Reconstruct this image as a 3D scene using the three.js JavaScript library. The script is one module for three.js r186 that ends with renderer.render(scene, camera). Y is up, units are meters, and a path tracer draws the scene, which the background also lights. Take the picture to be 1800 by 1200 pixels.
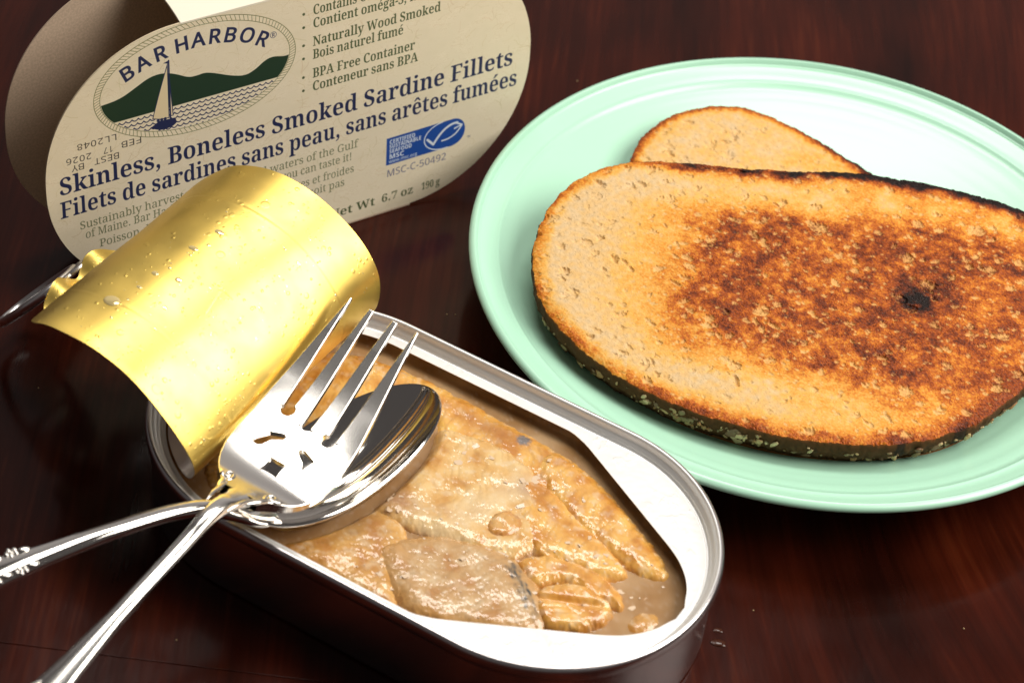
import * as THREE from 'three';
import { RoundedBoxGeometry } from 'three/addons/geometries/RoundedBoxGeometry.js';
import { mergeGeometries } from 'three/addons/utils/BufferGeometryUtils.js';
import { RectAreaLightUniformsLib } from 'three/addons/lights/RectAreaLightUniformsLib.js';
import { createNoise2D, createNoise3D } from 'simplex-noise';

// ───────── camera, room, lights, exposure ─────────
const scene = new THREE.Scene();
const camera = new THREE.PerspectiveCamera(15.11, 1800 / 1200, 0.05, 20);
camera.position.set(0, 0.4681, 0.5124);
camera.lookAt(0, 0, 0);
camera.rotateZ(0.1229);
camera.focus = 0.662;
camera.userData.fStop = 19;
scene.add(camera);

scene.background = new THREE.Color().setRGB(0.075, 0.068, 0.066);   // the dim room that the lacquer mirrors

const renderer = new THREE.WebGLRenderer({ antialias: true });
renderer.setSize(1024, 682);
renderer.toneMapping = THREE.LinearToneMapping;
renderer.toneMappingExposure = 1;
renderer.shadowMap.enabled = true;
RectAreaLightUniformsLib.init();

const V = (x, y, z) => new THREE.Vector3(x, y, z);
function softbox(pos, target, w, h, intensity, tint, label) {
  const g = new THREE.Group(); g.name = numbered('softbox'); scene.add(g);
  g.position.copy(pos); g.lookAt(target);
  g.userData = { label, category: 'studio light' };
  const shell = new THREE.Mesh(new RoundedBoxGeometry(w + 0.03, h + 0.03, 0.08, 2, 0.01), new THREE.MeshStandardMaterial({ color: 0x0b0b0b, roughness: 0.8 }));
  shell.name = 'housing'; shell.position.z = -0.05; g.add(shell);
  const face = new THREE.Mesh(new THREE.PlaneGeometry(w, h), new THREE.MeshStandardMaterial({ color: 0xdddddd, emissive: new THREE.Color().setRGB(...tint), emissiveIntensity: Math.min(0.5, intensity * 0.1), roughness: 0.9 }));
  face.name = 'diffuser_screen'; face.position.z = -0.004; g.add(face);
  const lamp = new THREE.RectAreaLight(new THREE.Color().setRGB(...tint), intensity, w, h);
  lamp.position.copy(pos); lamp.lookAt(V(pos.x * 2 - target.x, pos.y * 2 - target.y, pos.z * 2 - target.z));
  lamp.lookAt(target); lamp.name = 'softbox_lamp';
  scene.add(lamp);
}
const names = {};
function numbered(n) { names[n] = (names[n] ?? -1) + 1; return names[n] ? `${n}_${String(names[n]).padStart(3, '0')}` : n; }

softbox(V(0.56, 0.57, 0.06), V(0.0, 0.02, 0.0), 0.52, 0.50, 8.2, [1, 0.955, 0.885], 'large square softbox glowing white, to the right of the table');
softbox(V(0.03, 0.90, -0.33), V(0.0, 0.02, 0.03), 0.60, 0.25, 10.0, [1, 0.965, 0.905], 'long narrow softbox glowing white, high behind the plate');
softbox(V(0.05, 0.62, -0.95), V(0.05, 0.35, 0.2), 1.9, 1.05, 0.19, [1, 0.93, 0.91], 'very large dim light panel standing upright behind the table');

// ───────── helpers ─────────
const MM = 0.001;
let seed = 20260217;
const rnd = () => { seed |= 0; seed = (seed + 0x6D2B79F5) | 0; let t = Math.imul(seed ^ (seed >>> 15), 1 | seed); t = (t + Math.imul(t ^ (t >>> 7), 61 | t)) ^ t; return ((t ^ (t >>> 14)) >>> 0) / 4294967296; };
const n2 = createNoise2D(rnd), n3 = createNoise3D(rnd);
const clamp = (x, a, b) => Math.min(b, Math.max(a, x));
const smooth = (a, b, x) => { const t = clamp((x - a) / (b - a), 0, 1); return t * t * (3 - 2 * t); };
const lerp = (a, b, t) => a + (b - a) * t;
const mix3 = (a, b, t) => [lerp(a[0], b[0], t), lerp(a[1], b[1], t), lerp(a[2], b[2], t)];
function fbm(x, y, o = 4) { let s = 0, a = 0.5, f = 1; for (let i = 0; i < o; i++) { s += a * n2(x * f + 17.3 * i, y * f - 9.1 * i); a *= 0.5; f *= 2.03; } return s; }
function table1(pts, x) {   // piecewise linear through [x, y]
  if (x <= pts[0][0]) return pts[0][1];
  for (let i = 1; i < pts.length; i++) if (x <= pts[i][0]) return lerp(pts[i - 1][1], pts[i][1], (x - pts[i - 1][0]) / (pts[i][0] - pts[i - 1][0]));
  return pts[pts.length - 1][1];
}
function smoothTable(pts, x) {   // smoothstep-free monotone-ish cubic: average of neighbouring linear samples
  const w = 1.2; let s = 0; for (let i = -3; i <= 3; i++) s += table1(pts, x + i * w / 3); return s / 7;
}
function mesh(name, geo, mat, parent) {
  const m = new THREE.Mesh(geo, mat); m.name = name; m.castShadow = true; m.receiveShadow = true; parent.add(m); return m;
}
function thing(name, label, category, group) {
  const g = new THREE.Group(); g.name = numbered(name); g.userData = { label, category }; if (group) g.userData.group = group; scene.add(g); return g;
}
function geoOf(pos, nor, idx, col, uv) {
  const g = new THREE.BufferGeometry();
  g.setAttribute('position', new THREE.BufferAttribute(new Float32Array(pos), 3));
  if (nor) g.setAttribute('normal', new THREE.BufferAttribute(new Float32Array(nor), 3));
  if (col) g.setAttribute('color', new THREE.BufferAttribute(new Float32Array(col), 3));
  if (uv) g.setAttribute('uv', new THREE.BufferAttribute(new Float32Array(uv), 2));
  g.setIndex(idx);
  if (!nor) g.computeVertexNormals();
  return g;
}
// a surface over a (u, v) grid
function gridSurface(nu, nv, P, { flip = false, color, closeU = false } = {}) {
  const pos = [], col = [], uv = [], idx = [];
  for (let i = 0; i <= nu; i++) for (let j = 0; j <= nv; j++) {
    const p = P(i / nu, j / nv); pos.push(p[0] * MM, p[1] * MM, p[2] * MM); uv.push(i / nu, j / nv);
    if (color) col.push(...color(i / nu, j / nv, p));
  }
  for (let i = 0; i < nu; i++) for (let j = 0; j < nv; j++) {
    const a = i * (nv + 1) + j, b = a + nv + 1;
    if (flip) idx.push(a, a + 1, b, b, a + 1, b + 1); else idx.push(a, b, a + 1, b, b + 1, a + 1);
  }
  const g = geoOf(pos, null, idx, color ? col : null, uv);
  if (closeU) { const n = g.attributes.normal; for (let j = 0; j <= nv; j++) { const a = j, b = nu * (nv + 1) + j; const s = V(n.getX(a) + n.getX(b), n.getY(a) + n.getY(b), n.getZ(a) + n.getZ(b)).normalize(); n.setXYZ(a, s.x, s.y, s.z); n.setXYZ(b, s.x, s.y, s.z); } }
  return g;
}
// signed distance (inside positive) to a closed outline of [x, z]
function outlineField(pts) {
  const n = pts.length;
  return (x, z) => {
    let d = 1e9, inside = false;
    for (let i = 0, j = n - 1; i < n; j = i++) {
      const ax = pts[j][0], az = pts[j][1], bx = pts[i][0], bz = pts[i][1];
      const ex = bx - ax, ez = bz - az, t = clamp(((x - ax) * ex + (z - az) * ez) / (ex * ex + ez * ez + 1e-12), 0, 1);
      const qx = x - ax - ex * t, qz = z - az - ez * t; d = Math.min(d, qx * qx + qz * qz);
      if ((bz > z) !== (az > z) && x < (ax - bx) * (z - bz) / (az - bz) + bx) inside = !inside;
    }
    return (inside ? 1 : -1) * Math.sqrt(d);
  };
}
function roundOutline(pts, n = 140) {
  const c = new THREE.CatmullRomCurve3(pts.map((p) => V(p[0], 0, p[1])), true, 'centripetal');
  return c.getSpacedPoints(n).slice(0, n).map((p) => [p.x, p.z]);
}
// solid over the region f > 0 of a plan: top and bottom heights, walls where f is 0, optional bend into space. Millimetres.
function fieldSolid({ x0, x1, z0, z1, c, f, top, bot, map, color, cut }) {
  const nx = Math.ceil((x1 - x0) / c), nz = Math.ceil((z1 - z0) / c);
  const F = new Float32Array((nx + 1) * (nz + 1));
  for (let i = 0; i <= nx; i++) for (let j = 0; j <= nz; j++) { let v = f(x0 + i * c, z0 + j * c); if (cut) v = Math.min(v, cut(x0 + i * c, z0 + j * c)); F[i * (nz + 1) + j] = Math.abs(v) < 1e-5 ? 1e-5 : v; }
  const vx = [], vz = [], key = new Map();
  const node = (i, j) => { const k = i * (nz + 1) + j; if (!key.has(k)) { key.set(k, vx.length); vx.push(x0 + i * c); vz.push(z0 + j * c); } return key.get(k); };
  const edge = (i, j, i2, j2) => {
    const a = i * (nz + 1) + j, b = i2 * (nz + 1) + j2, k = 'e' + Math.min(a, b) + '_' + Math.max(a, b);
    if (!key.has(k)) { const t = clamp(F[a] / (F[a] - F[b]), 0.04, 0.96); key.set(k, vx.length); vx.push(lerp(x0 + i * c, x0 + i2 * c, t)); vz.push(lerp(z0 + j * c, z0 + j2 * c, t)); }
    return key.get(k);
  };
  const tri = [], seg = [];
  for (let i = 0; i < nx; i++) for (let j = 0; j < nz; j++) {
    const C = [[i, j], [i, j + 1], [i + 1, j + 1], [i + 1, j]]; const poly = []; const ed = [];
    for (let k = 0; k < 4; k++) {
      const p = C[k], q = C[(k + 1) % 4], fp = F[p[0] * (nz + 1) + p[1]], fq = F[q[0] * (nz + 1) + q[1]];
      if (fp > 0) poly.push(node(...p));
      if ((fp > 0) !== (fq > 0)) { const e = edge(...p, ...q); poly.push(e); ed.push([poly.length - 1, fp > 0]); }
    }
    if (poly.length < 3) continue;
    for (let k = 1; k < poly.length - 1; k++) tri.push(poly[0], poly[k], poly[k + 1]);
    if (ed.length === 2) { const out = ed.find((e) => e[1]), inn = ed.find((e) => !e[1]); seg.push([poly[out[0]], poly[inn[0]]]); }
  }
  const id = (x, y, z) => [x, y, z], M = map ?? id, n = vx.length, pos = [], nor = [], col = [], idx = [];
  const S = (h, x, z) => M(x, h(x, z), z);
  const put = (h, s) => {
    const e = c * 0.35;
    for (let k = 0; k < n; k++) {
      const p = S(h, vx[k], vz[k]); pos.push(p[0] * MM, p[1] * MM, p[2] * MM);
      const a = S(h, vx[k] + e, vz[k]), b = S(h, vx[k] - e, vz[k]), d = S(h, vx[k], vz[k] + e), g = S(h, vx[k], vz[k] - e);
      const u = V(a[0] - b[0], a[1] - b[1], a[2] - b[2]), w = V(d[0] - g[0], d[1] - g[1], d[2] - g[2]);
      const N = w.cross(u).normalize().multiplyScalar(s); nor.push(N.x, N.y, N.z);
      if (color) col.push(...color(vx[k], vz[k], s));
    }
  };
  put(top, 1); for (const t of tri) idx.push(t);
  if (bot) {
    put(bot, -1); for (let k = 0; k < tri.length; k += 3) idx.push(n + tri[k], n + tri[k + 2], n + tri[k + 1]);
    for (const [a, b] of seg) {
      if (cut && (cut(vx[a], vz[a]) < 0.03 && cut(vx[b], vz[b]) < 0.03) && f(vx[a], vz[a]) > 0.05) continue;
      const base = pos.length / 3, q = [S(top, vx[a], vz[a]), S(top, vx[b], vz[b]), S(bot, vx[a], vz[a]), S(bot, vx[b], vz[b])];
      for (const p of q) pos.push(p[0] * MM, p[1] * MM, p[2] * MM);
      const gr = (x, z) => { const e = 0.15; return [f(x + e, z) - f(x - e, z), f(x, z + e) - f(x, z - e)]; };
      for (const k of [a, b, a, b]) {
        const g = gr(vx[k], vz[k]), l = Math.hypot(...g) || 1, e = 0.05, p0 = M(vx[k], 0, vz[k]), p1 = M(vx[k] - g[0] / l * e, 0, vz[k] - g[1] / l * e);
        const N = V(p1[0] - p0[0], p1[1] - p0[1], p1[2] - p0[2]).normalize(); nor.push(N.x, N.y, N.z); if (color) col.push(...color(vx[k], vz[k], 0));
      }
      idx.push(base, base + 2, base + 1, base + 1, base + 2, base + 3);
    }
  }
  return geoOf(pos, nor, idx, color ? col : null);
}
// sweep of a cross-section along a curve of [x, y, z] millimetres; size(t) = [half width, half thickness, exponent]
function sweep(pts, size, { n = 120, m = 28, side = V(1, 0, 0), bump } = {}) {
  const curve = new THREE.CatmullRomCurve3(pts.map((p) => V(...p)), false, 'centripetal');
  const P = (u, v) => {
    const p = curve.getPointAt(u), t = curve.getTangentAt(u), s = side.clone().addScaledVector(t, -side.dot(t)).normalize(), up = s.clone().cross(t).normalize();
    if (up.y < 0) up.negate();
    const [w, h, e] = size(u), a = v * 2 * Math.PI, ca = Math.cos(a), sa = Math.sin(a);
    let x = Math.sign(ca) * Math.abs(ca) ** (2 / e) * w, y = Math.sign(sa) * Math.abs(sa) ** (2 / e) * h;
    if (bump) y += bump(u, x / w, sa);
    p.addScaledVector(s, x).addScaledVector(up, y); return [p.x, p.y, p.z];
  };
  const g = gridSurface(n, m, P);
  const nn = g.attributes.normal;   // close the seam of the ring
  for (let i = 0; i <= n; i++) { const a = i * (m + 1), b = a + m; const s = V(nn.getX(a) + nn.getX(b), nn.getY(a) + nn.getY(b), nn.getZ(a) + nn.getZ(b)).normalize(); nn.setXYZ(a, s.x, s.y, s.z); nn.setXYZ(b, s.x, s.y, s.z); }
  return g;
}
// make all faces of a geometry point away from its own middle line if most do not
function canvas(w, h, draw) { const c = document.createElement('canvas'); c.width = w; c.height = h; draw(c.getContext('2d'), w, h); return c; }
function tex(c, srgb = true) { const t = new THREE.CanvasTexture(c); if (srgb) t.colorSpace = THREE.SRGBColorSpace; t.anisotropy = 8; return t; }
function dataTex(w, h, fn, srgb = true) {
  const d = new Uint8Array(w * h * 4);
  for (let y = 0; y < h; y++) for (let x = 0; x < w; x++) { const c = fn(x / w, y / h, x, y), k = (y * w + x) * 4; d[k] = c[0]; d[k + 1] = c[1]; d[k + 2] = c[2]; d[k + 3] = 255; }
  const t = new THREE.DataTexture(d, w, h); if (srgb) t.colorSpace = THREE.SRGBColorSpace; t.magFilter = THREE.LinearFilter; t.minFilter = THREE.LinearFilter; t.wrapS = t.wrapT = THREE.MirroredRepeatWrapping; t.needsUpdate = true; return t;
}
const toS = (l) => 255 * (l <= 0.0031308 ? 12.92 * l : 1.055 * Math.max(l, 0) ** (1 / 2.4) - 0.055);

// ───────── materials ─────────
const steel = new THREE.MeshStandardMaterial({ color: new THREE.Color().setRGB(0.80, 0.77, 0.73), metalness: 1, roughness: 0.165 });
const spoonSteel = steel.clone(); spoonSteel.roughness = 0.08;
const aluminium = new THREE.MeshPhysicalMaterial({ color: new THREE.Color().setRGB(0.86, 0.85, 0.83), metalness: 0.75, roughness: 0.34 });
const canWallMat = new THREE.MeshStandardMaterial({ color: new THREE.Color().setRGB(0.70, 0.66, 0.66), metalness: 1, roughness: 0.26 });

// ───────── table ─────────
{
  const g = thing('table', 'dark reddish brown lacquered wooden table that everything stands on', 'table');
  delete g.userData.category; g.userData.kind = 'structure';
  const W = 2048;
  const grain = (u, v) => {
    // metres on the table, 0.64 m across
    const x = (u - 0.5) * 640, z = (v - 0.5) * 640;
    const lean = 0.02 + 0.30 * smooth(-40, 190, x) * smooth(-60, 130, z);
    const gx = x - z * lean + 5 * fbm(x * 0.006, z * 0.004, 2);
    const band = fbm(gx * 0.028, z * 0.0035, 4), fine = fbm(gx * 0.28, z * 0.014, 3), pore = fbm(gx * 0.95, z * 0.030, 2), cloud = fbm(x * 0.013 + 50, z * 0.011, 3);
    let t = clamp(0.42 + 0.55 * band + 0.30 * cloud, 0, 1);
    let c = mix3([0.013, 0.0024, 0.0013], [0.075, 0.0105, 0.0036], t);
    const hot = smooth(0.18, 0.5, fine + 0.5 * band) * smooth(-0.1, 0.4, cloud);
    c = mix3(c, [0.085, 0.017, 0.0055], 0.35 * hot);
    const k = 1 + 0.30 * fine + 0.20 * pore;
    return c.map((q) => q * clamp(k, 0.3, 1.9) * 0.78);
  };
  const map = dataTex(W, W, (u, v) => grain(u, v).map(toS));
  const rough = dataTex(1024, 1024, (u, v) => { const s = fbm(u * 14, v * 14, 4), p = n2(u * 700, v * 60); const r = 105 + 40 * s + 12 * p; return [r, r, r]; }, false);
  const bump = dataTex(1024, 1024, (u, v) => { const r = 128 + 50 * n2(u * 420, v * 16) + 50 * n2(u * 900, v * 30); return [r, r, r]; }, false);
  const mat = new THREE.MeshPhysicalMaterial({ map, roughness: 0.42, roughnessMap: rough, bumpMap: bump, bumpScale: 0.000012, ior: 1.45, specularIntensity: 0.42 });
  const lay = (m, x0, x1, z0, z1) => {   // uv in 0.64 m tiles over the top
    const p = m.attributes.position, uv = m.attributes.uv; for (let i = 0; i < p.count; i++) uv.setXY(i, p.getX(i) / 0.64 + 0.5, p.getZ(i) / 0.64 + 0.5);
  };
  const seam = 0.1252, a = new RoundedBoxGeometry(1.6, 0.03, 1.1, 3, 0.00018); a.translate(0, -0.015, seam - 0.55 - 0.00005); lay(a);
  const b = new RoundedBoxGeometry(1.6, 0.03, 0.5, 3, 0.00018); b.translate(0, -0.015, seam + 0.25 + 0.00005); lay(b);
  mesh('table_leaf', a, mat, g); mesh('table_leaf', b, mat, g);
}

// ───────── plate ─────────
const PLX = 77.2, PLZ = -24.0;
const plateTop = (r) => {
  let y = r < 46 ? 5.2 : 5.2 + 15.2 * ((r - 46) / 46) ** 1.28;
  for (const [c, h, w] of [[84.2, 0.30, 0.62], [79.6, 0.05, 1.0], [75.6, 0.03, 1.1], [71.6, 0.03, 1.1]]) y += h * Math.exp(-(((r - c) / w) ** 2));
  y -= 0.12 * Math.exp(-(((r - 82.3) / 1.0) ** 2)) + 0.09 * Math.exp(-(((r - 86.4) / 1.3) ** 2));
  return y;
};
{
  const g = thing('plate', 'round mint green glazed plate with rings round its rim, under the toast', 'plate');
  g.position.set(PLX * MM, 0, PLZ * MM);
  const pr = [[0, 2.2], [40, 2.2], [47, 1.8], [49, 0.2], [51, 0], [53, 0.4], [56, 2.0], [66, 5.4], [76, 9.4], [84, 13.4], [89, 16.6], [91.2, 18.3]];
  const pts = pr.map(([r, y]) => new THREE.Vector2(r * MM, y * MM));
  for (let k = 0; k <= 10; k++) { const a = -Math.PI * 0.33 + k / 10 * Math.PI * 0.86; pts.push(new THREE.Vector2((90.7 + 1.75 * Math.cos(a)) * MM, (19.75 + 1.35 * Math.sin(a)) * MM)); }
  for (let r = 90.1; r > 0.2; r -= r > 64 ? 0.22 : 3) pts.push(new THREE.Vector2(r * MM, plateTop(r) * MM + (r > 89.5 ? 0.0002 : 0)));
  pts.push(new THREE.Vector2(0, 5.2 * MM));
  const mat = new THREE.MeshPhysicalMaterial({ color: new THREE.Color().setRGB(0.47, 0.80, 0.60), roughness: 0.34, clearcoat: 0.45, clearcoatRoughness: 0.2, ior: 1.5 });
  const bumpT = dataTex(512, 512, (u, v) => { const r = 128 + 60 * fbm(u * 40, v * 16, 3); return [r, r, r]; }, false); mat.bumpMap = bumpT; mat.bumpScale = 0.00002;
  mesh('dish', new THREE.LatheGeometry(pts, 240), mat, g);
}

// ───────── toast ─────────
const breadMat = new THREE.MeshPhysicalMaterial({ vertexColors: true, roughness: 0.48, specularIntensity: 0.5, ior: 1.42 });
const crustMat = new THREE.MeshPhysicalMaterial({ vertexColors: true, roughness: 0.8, specularIntensity: 0.35 });
function breadRamp(t) {
  const R = [[0, [0.68, 0.48, 0.255]], [0.2, [0.76, 0.42, 0.095]], [0.42, [0.71, 0.275, 0.028]], [0.62, [0.52, 0.130, 0.013]], [0.82, [0.30, 0.058, 0.009]], [1.02, [0.13, 0.025, 0.007]], [1.35, [0.013, 0.0065, 0.005]]];
  if (t <= 0) return R[0][1];
  for (let i = 1; i < R.length; i++) if (t <= R[i][0]) return mix3(R[i - 1][1], R[i][1], (t - R[i - 1][0]) / (R[i][0] - R[i - 1][0]));
  return R[R.length - 1][1];
}
function makeToast({ name, label, group, outline, cx, cz, T, cell, toast, pores, origin, tilt, flakes, flakeRange }) {
  const g = thing(name, label, 'toast', group);
  g.position.set(origin[0] * MM, origin[1] * MM, origin[2] * MM); g.rotation.x = tilt;
  const pts = roundOutline(outline.map(([x, z]) => [x - cx, (z - cz) / Math.cos(tilt)]), 150);
  const sd = outlineField(pts);
  const xs = pts.map((p) => p[0]), zs = pts.map((p) => p[1]);
  const b = { x0: Math.min(...xs) - 1.5, x1: Math.max(...xs) + 1.5, z0: Math.min(...zs) - 1.5, z1: Math.max(...zs) + 1.5 };
  // pores in bins
  const bin = new Map(), B = 6, list = [];
  for (let i = 0; i < pores; i++) {
    const x = lerp(b.x0, b.x1, rnd()), z = lerp(b.z0, b.z1, rnd()); const s = rnd();
    const r = s < 0.80 ? 0.22 + 0.33 * rnd() : s < 0.975 ? 0.5 + 0.55 * rnd() : 1.0 + 1.1 * rnd();
    list.push([x, z, r * (1.0 + 0.7 * rnd() ** 2), r, (rnd() - 0.5) * 1.1, (r < 0.5 ? 0.12 : 0.25 + 0.4 * rnd()) * Math.min(r, 1.5), rnd()]);
  }
  for (let i = 0; i < pores / 22; i++) { const r = 0.6 + 0.9 * rnd(); list.push([lerp(b.x0, lerp(b.x0, b.x1, 0.45), rnd()), lerp(b.z0, b.z1, rnd()), r * (1.1 + 0.6 * rnd()), r * (0.5 + 0.5 * rnd()), (rnd() - 0.5) * 2.4, 0.6 * r, rnd()]); }
  for (let i = 0; i < pores / 9; i++) { const r = 0.5 + 1.0 * rnd() ** 1.6; list.push([lerp(b.x0, b.x1, rnd()), lerp(b.z0, b.z1, rnd()), r * (1.1 + 0.6 * rnd()), r * (0.6 + 0.4 * rnd()), (rnd() - 0.5) * 2, (0.3 + 0.35 * rnd()) * r, rnd()]); }
  for (const p of list) for (let i = Math.floor((p[0] - 5) / B); i <= Math.floor((p[0] + 5) / B); i++) for (let j = Math.floor((p[1] - 5) / B); j <= Math.floor((p[1] + 5) / B); j++) { const k = i * 1000 + j; if (!bin.has(k)) bin.set(k, []); bin.get(k).push(p); }
  const poreAt = (x, z) => {
    let d = 0, m = 0; const L = bin.get(Math.floor(x / B) * 1000 + Math.floor(z / B)); if (!L) return [0, 0];
    for (const p of L) {
      const dx = x - p[0], dz = z - p[1], c = Math.cos(p[4]), s = Math.sin(p[4]); const wob = 1 + 0.34 * n2(x * 0.8 + p[6] * 40, z * 0.8);
      const q = Math.hypot((dx * c + dz * s) / p[2], (-dx * s + dz * c) / p[3]) / wob;
      if (q < 1) { const k = 1 - q ** 3; d = Math.max(d, p[5] * k); m = Math.max(m, smooth(1, 0.72, q)); }
    }
    return [d, m];
  };
  const edgeN = (x, z) => 0.55 * fbm(x * 0.13, z * 0.13, 3) + 0.25 * fbm(x * 0.7, z * 0.7, 2);
  const f = (x, z) => sd(x, z) + edgeN(x, z);
  const tAt = (x, z, d) => toast(x + cx, z * Math.cos(tilt) + cz, d);
  const top = (x, z) => {
    const d = Math.max(0, sd(x, z) + edgeN(x, z)), t = clamp(tAt(x, z, d), 0, 1.2);
    let y = T + 0.7 * fbm(x * 0.022, z * 0.022, 2) - 0.9 * Math.exp(-d / 1.3);
    y += 0.10 * fbm(x * 0.45, z * 0.6, 2) + 0.045 * n2(x * 1.9, z * 2.3);
    y += 0.18 * smooth(0.25, 0.8, t) * Math.abs(n2(x * 0.95 + 30, z * 1.15)) + 0.10 * smooth(0.35, 0.8, t) * n2(x * 2.2, z * 2.0 + 9);
    return y - poreAt(x, z)[0];
  };
  const color = (x, z) => {
    const d = Math.max(0, sd(x, z) + edgeN(x, z)); let t = tAt(x, z, d); const m = poreAt(x, z)[1];
    t += 0.12 * n2(x * 0.85, z * 1.0) * smooth(0.1, 0.35, t) + 0.10 * n2(x * 2.0 + 4, z * 2.2) * smooth(0.08, 0.3, t) + 0.05 * n2(x * 0.3, z * 0.3) - 0.16 * smooth(0.35, 0.75, n2(x * 1.15 + 50, z * 1.35)) * smooth(0.2, 0.5, t);
    const pale = breadRamp(clamp(t * 0.22, 0, 2)), out = breadRamp(clamp(t, 0, 2));
    const edgeDark = smooth(2.5, 0.8, d);
    let c = mix3(out, mix3(breadRamp(clamp(t * 0.35, 0, 2)), [0.66, 0.45, 0.23], 0.35), m * (1 - edgeDark) * smooth(1.1, 0.7, t) * smooth(0.05, 0.3, t) * 0.75);
    const speck = smooth(0.62, 0.8, n2(x * 1.4 + 70, z * 1.4)) * 0.25; c = c.map((q) => q * (1 - speck * smooth(0.5, 0, t)) * (1 + 0.07 * n2(x * 0.5, z * 0.5)));
    return c;
  };
  mesh('crumb_face', fieldSolid({ ...b, c: cell, f, top, color }), breadMat, g);
  // crust band: the outline carried down and in
  const N = 640, M = 14, ring = new THREE.CatmullRomCurve3(pts.map((p) => V(p[0], 0, p[1])), true).getSpacedPoints(N);
  const dir = ring.map((p, i) => { const a = ring[(i + N - 2) % N], q = ring[(i + 2) % N]; return V(q.z - a.z, 0, a.x - q.x).normalize(); });
  if (sd(ring[0].x + dir[0].x, ring[0].z + dir[0].z) > 0) dir.forEach((d) => d.negate());
  const crustPt = (u, v) => {
    const i = Math.round(u * N) % N, p = ring[i], d = dir[i];
    // find the wavy edge
    let o = edgeN(p.x, p.z); const inset = 0.55 * Math.sin(Math.PI * Math.min(1, v * 1.25)) - 3.0 * v ** 1.7 - 0.05;
    const y0 = top(p.x + d.x * (o - 0.1), p.z + d.z * (o - 0.1)), y = lerp(y0 + 0.03, 0.3, v);
    const r = o + inset + (v > 0.05 ? 0.22 * n3(p.x * 0.5, v * 4, p.z * 0.5) + 0.10 * n3(p.x * 1.7, v * 11, p.z * 1.7) : 0);
    return [p.x + d.x * r, y, p.z + d.z * r];
  };
  const crustCol = (u, v, p) => {
    const k = n3(p[0] * 0.6, p[1] * 0.6, p[2] * 0.6), k2 = n3(p[0] * 2.2, p[1] * 2.2, p[2] * 2.2);
    const lit = tAt(p[0], p[2], 0.2);
    let c = mix3([0.20, 0.062, 0.018], [0.080, 0.031, 0.0095], smooth(0.0, 0.10 + 0.06 * k, v));
    c = mix3(c, [0.13, 0.080, 0.034], 0.5 * smooth(0.35, 0.75, k2) * smooth(0.2, 0.4, v));
    c = mix3(c, [0.022, 0.013, 0.008], 0.6 * smooth(0.1, 0.7, -k) * smooth(0.1, 0.3, v));
    if (lit > 1) c = mix3(c, [0.014, 0.008, 0.006], 0.8);
    return c;
  };
  const crust = mesh('crust', gridSurface(N, M, crustPt, { color: crustCol, closeU: true, flip: true }), crustMat, g);
  const under = new THREE.Shape(pts.map(([x, z]) => new THREE.Vector2(x * 0.955 * MM, -z * 0.955 * MM))), ug = new THREE.ShapeGeometry(under); ug.rotateX(-Math.PI / 2); ug.translate(0, 0.35 * MM, 0);
  mesh('underside', ug, new THREE.MeshStandardMaterial({ color: new THREE.Color().setRGB(0.35, 0.15, 0.04), roughness: 0.85 }), g);
  if (flakes) {
    const geos = [], mats = [];
    for (let k = 0; k < 7; k++) {
      const s = new THREE.SphereGeometry(1, 9, 6), p = s.attributes.position;
      for (let i = 0; i < p.count; i++) { const x = p.getX(i), y = p.getY(i), z = p.getZ(i), w = 1 + 0.28 * n3(x * 1.3 + k * 5, y * 1.3, z * 1.3); p.setXYZ(i, x * w * 1.0, Math.sign(y) * Math.abs(y) ** 0.6 * 0.32 * w + 0.12 * n3(x * 2, k, z * 2), z * w * (0.5 + 0.08 * k)); }
      s.computeVertexNormals(); s.scale(MM, MM, MM); geos.push(s);
    }
    for (const c of [[0.50, 0.33, 0.15], [0.33, 0.23, 0.10], [0.60, 0.43, 0.23], [0.36, 0.17, 0.06], [0.22, 0.15, 0.065], [0.16, 0.075, 0.03]]) mats.push(new THREE.MeshPhysicalMaterial({ color: new THREE.Color().setRGB(...c), roughness: 0.5 }));
    for (let k = 0; k < flakes; k++) {
      const cl = flakeRange[Math.floor(rnd() * flakeRange.length)], u = (lerp(cl[0], cl[1], rnd()) + 1) % 1, v = clamp(lerp(cl[2], cl[3], rnd()), 0.1, 0.85);
      const p = crustPt(u, v), i = Math.round(u * N) % N, d = dir[i]; const m = mesh('oat_flake', geos[Math.floor(rnd() * 7)], mats[Math.floor(rnd() * 6)], crust);
      m.name = numbered('oat_flake');
      const s = 0.30 + 1.35 * rnd() ** 2.6; m.scale.set(s * (1 + 0.5 * rnd()), 0.8 + 0.5 * rnd() * s, s);
      m.position.set((p[0] + d.x * 0.05) * MM, p[1] * MM, (p[2] + d.z * 0.05) * MM);
      const nrm = V(d.x, -0.25 + 0.4 * (rnd() - 0.5), d.z).normalize(); m.quaternion.setFromUnitVectors(V(0, 1, 0), nrm); m.rotateY(rnd() * 6.28);
    }
  }
  return g;
}
const blob = (x, z, cx, cz, rx, rz) => Math.exp(-(((x - cx) / rx) ** 2) - (((z - cz) / (rz ?? rx)) ** 2));
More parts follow.
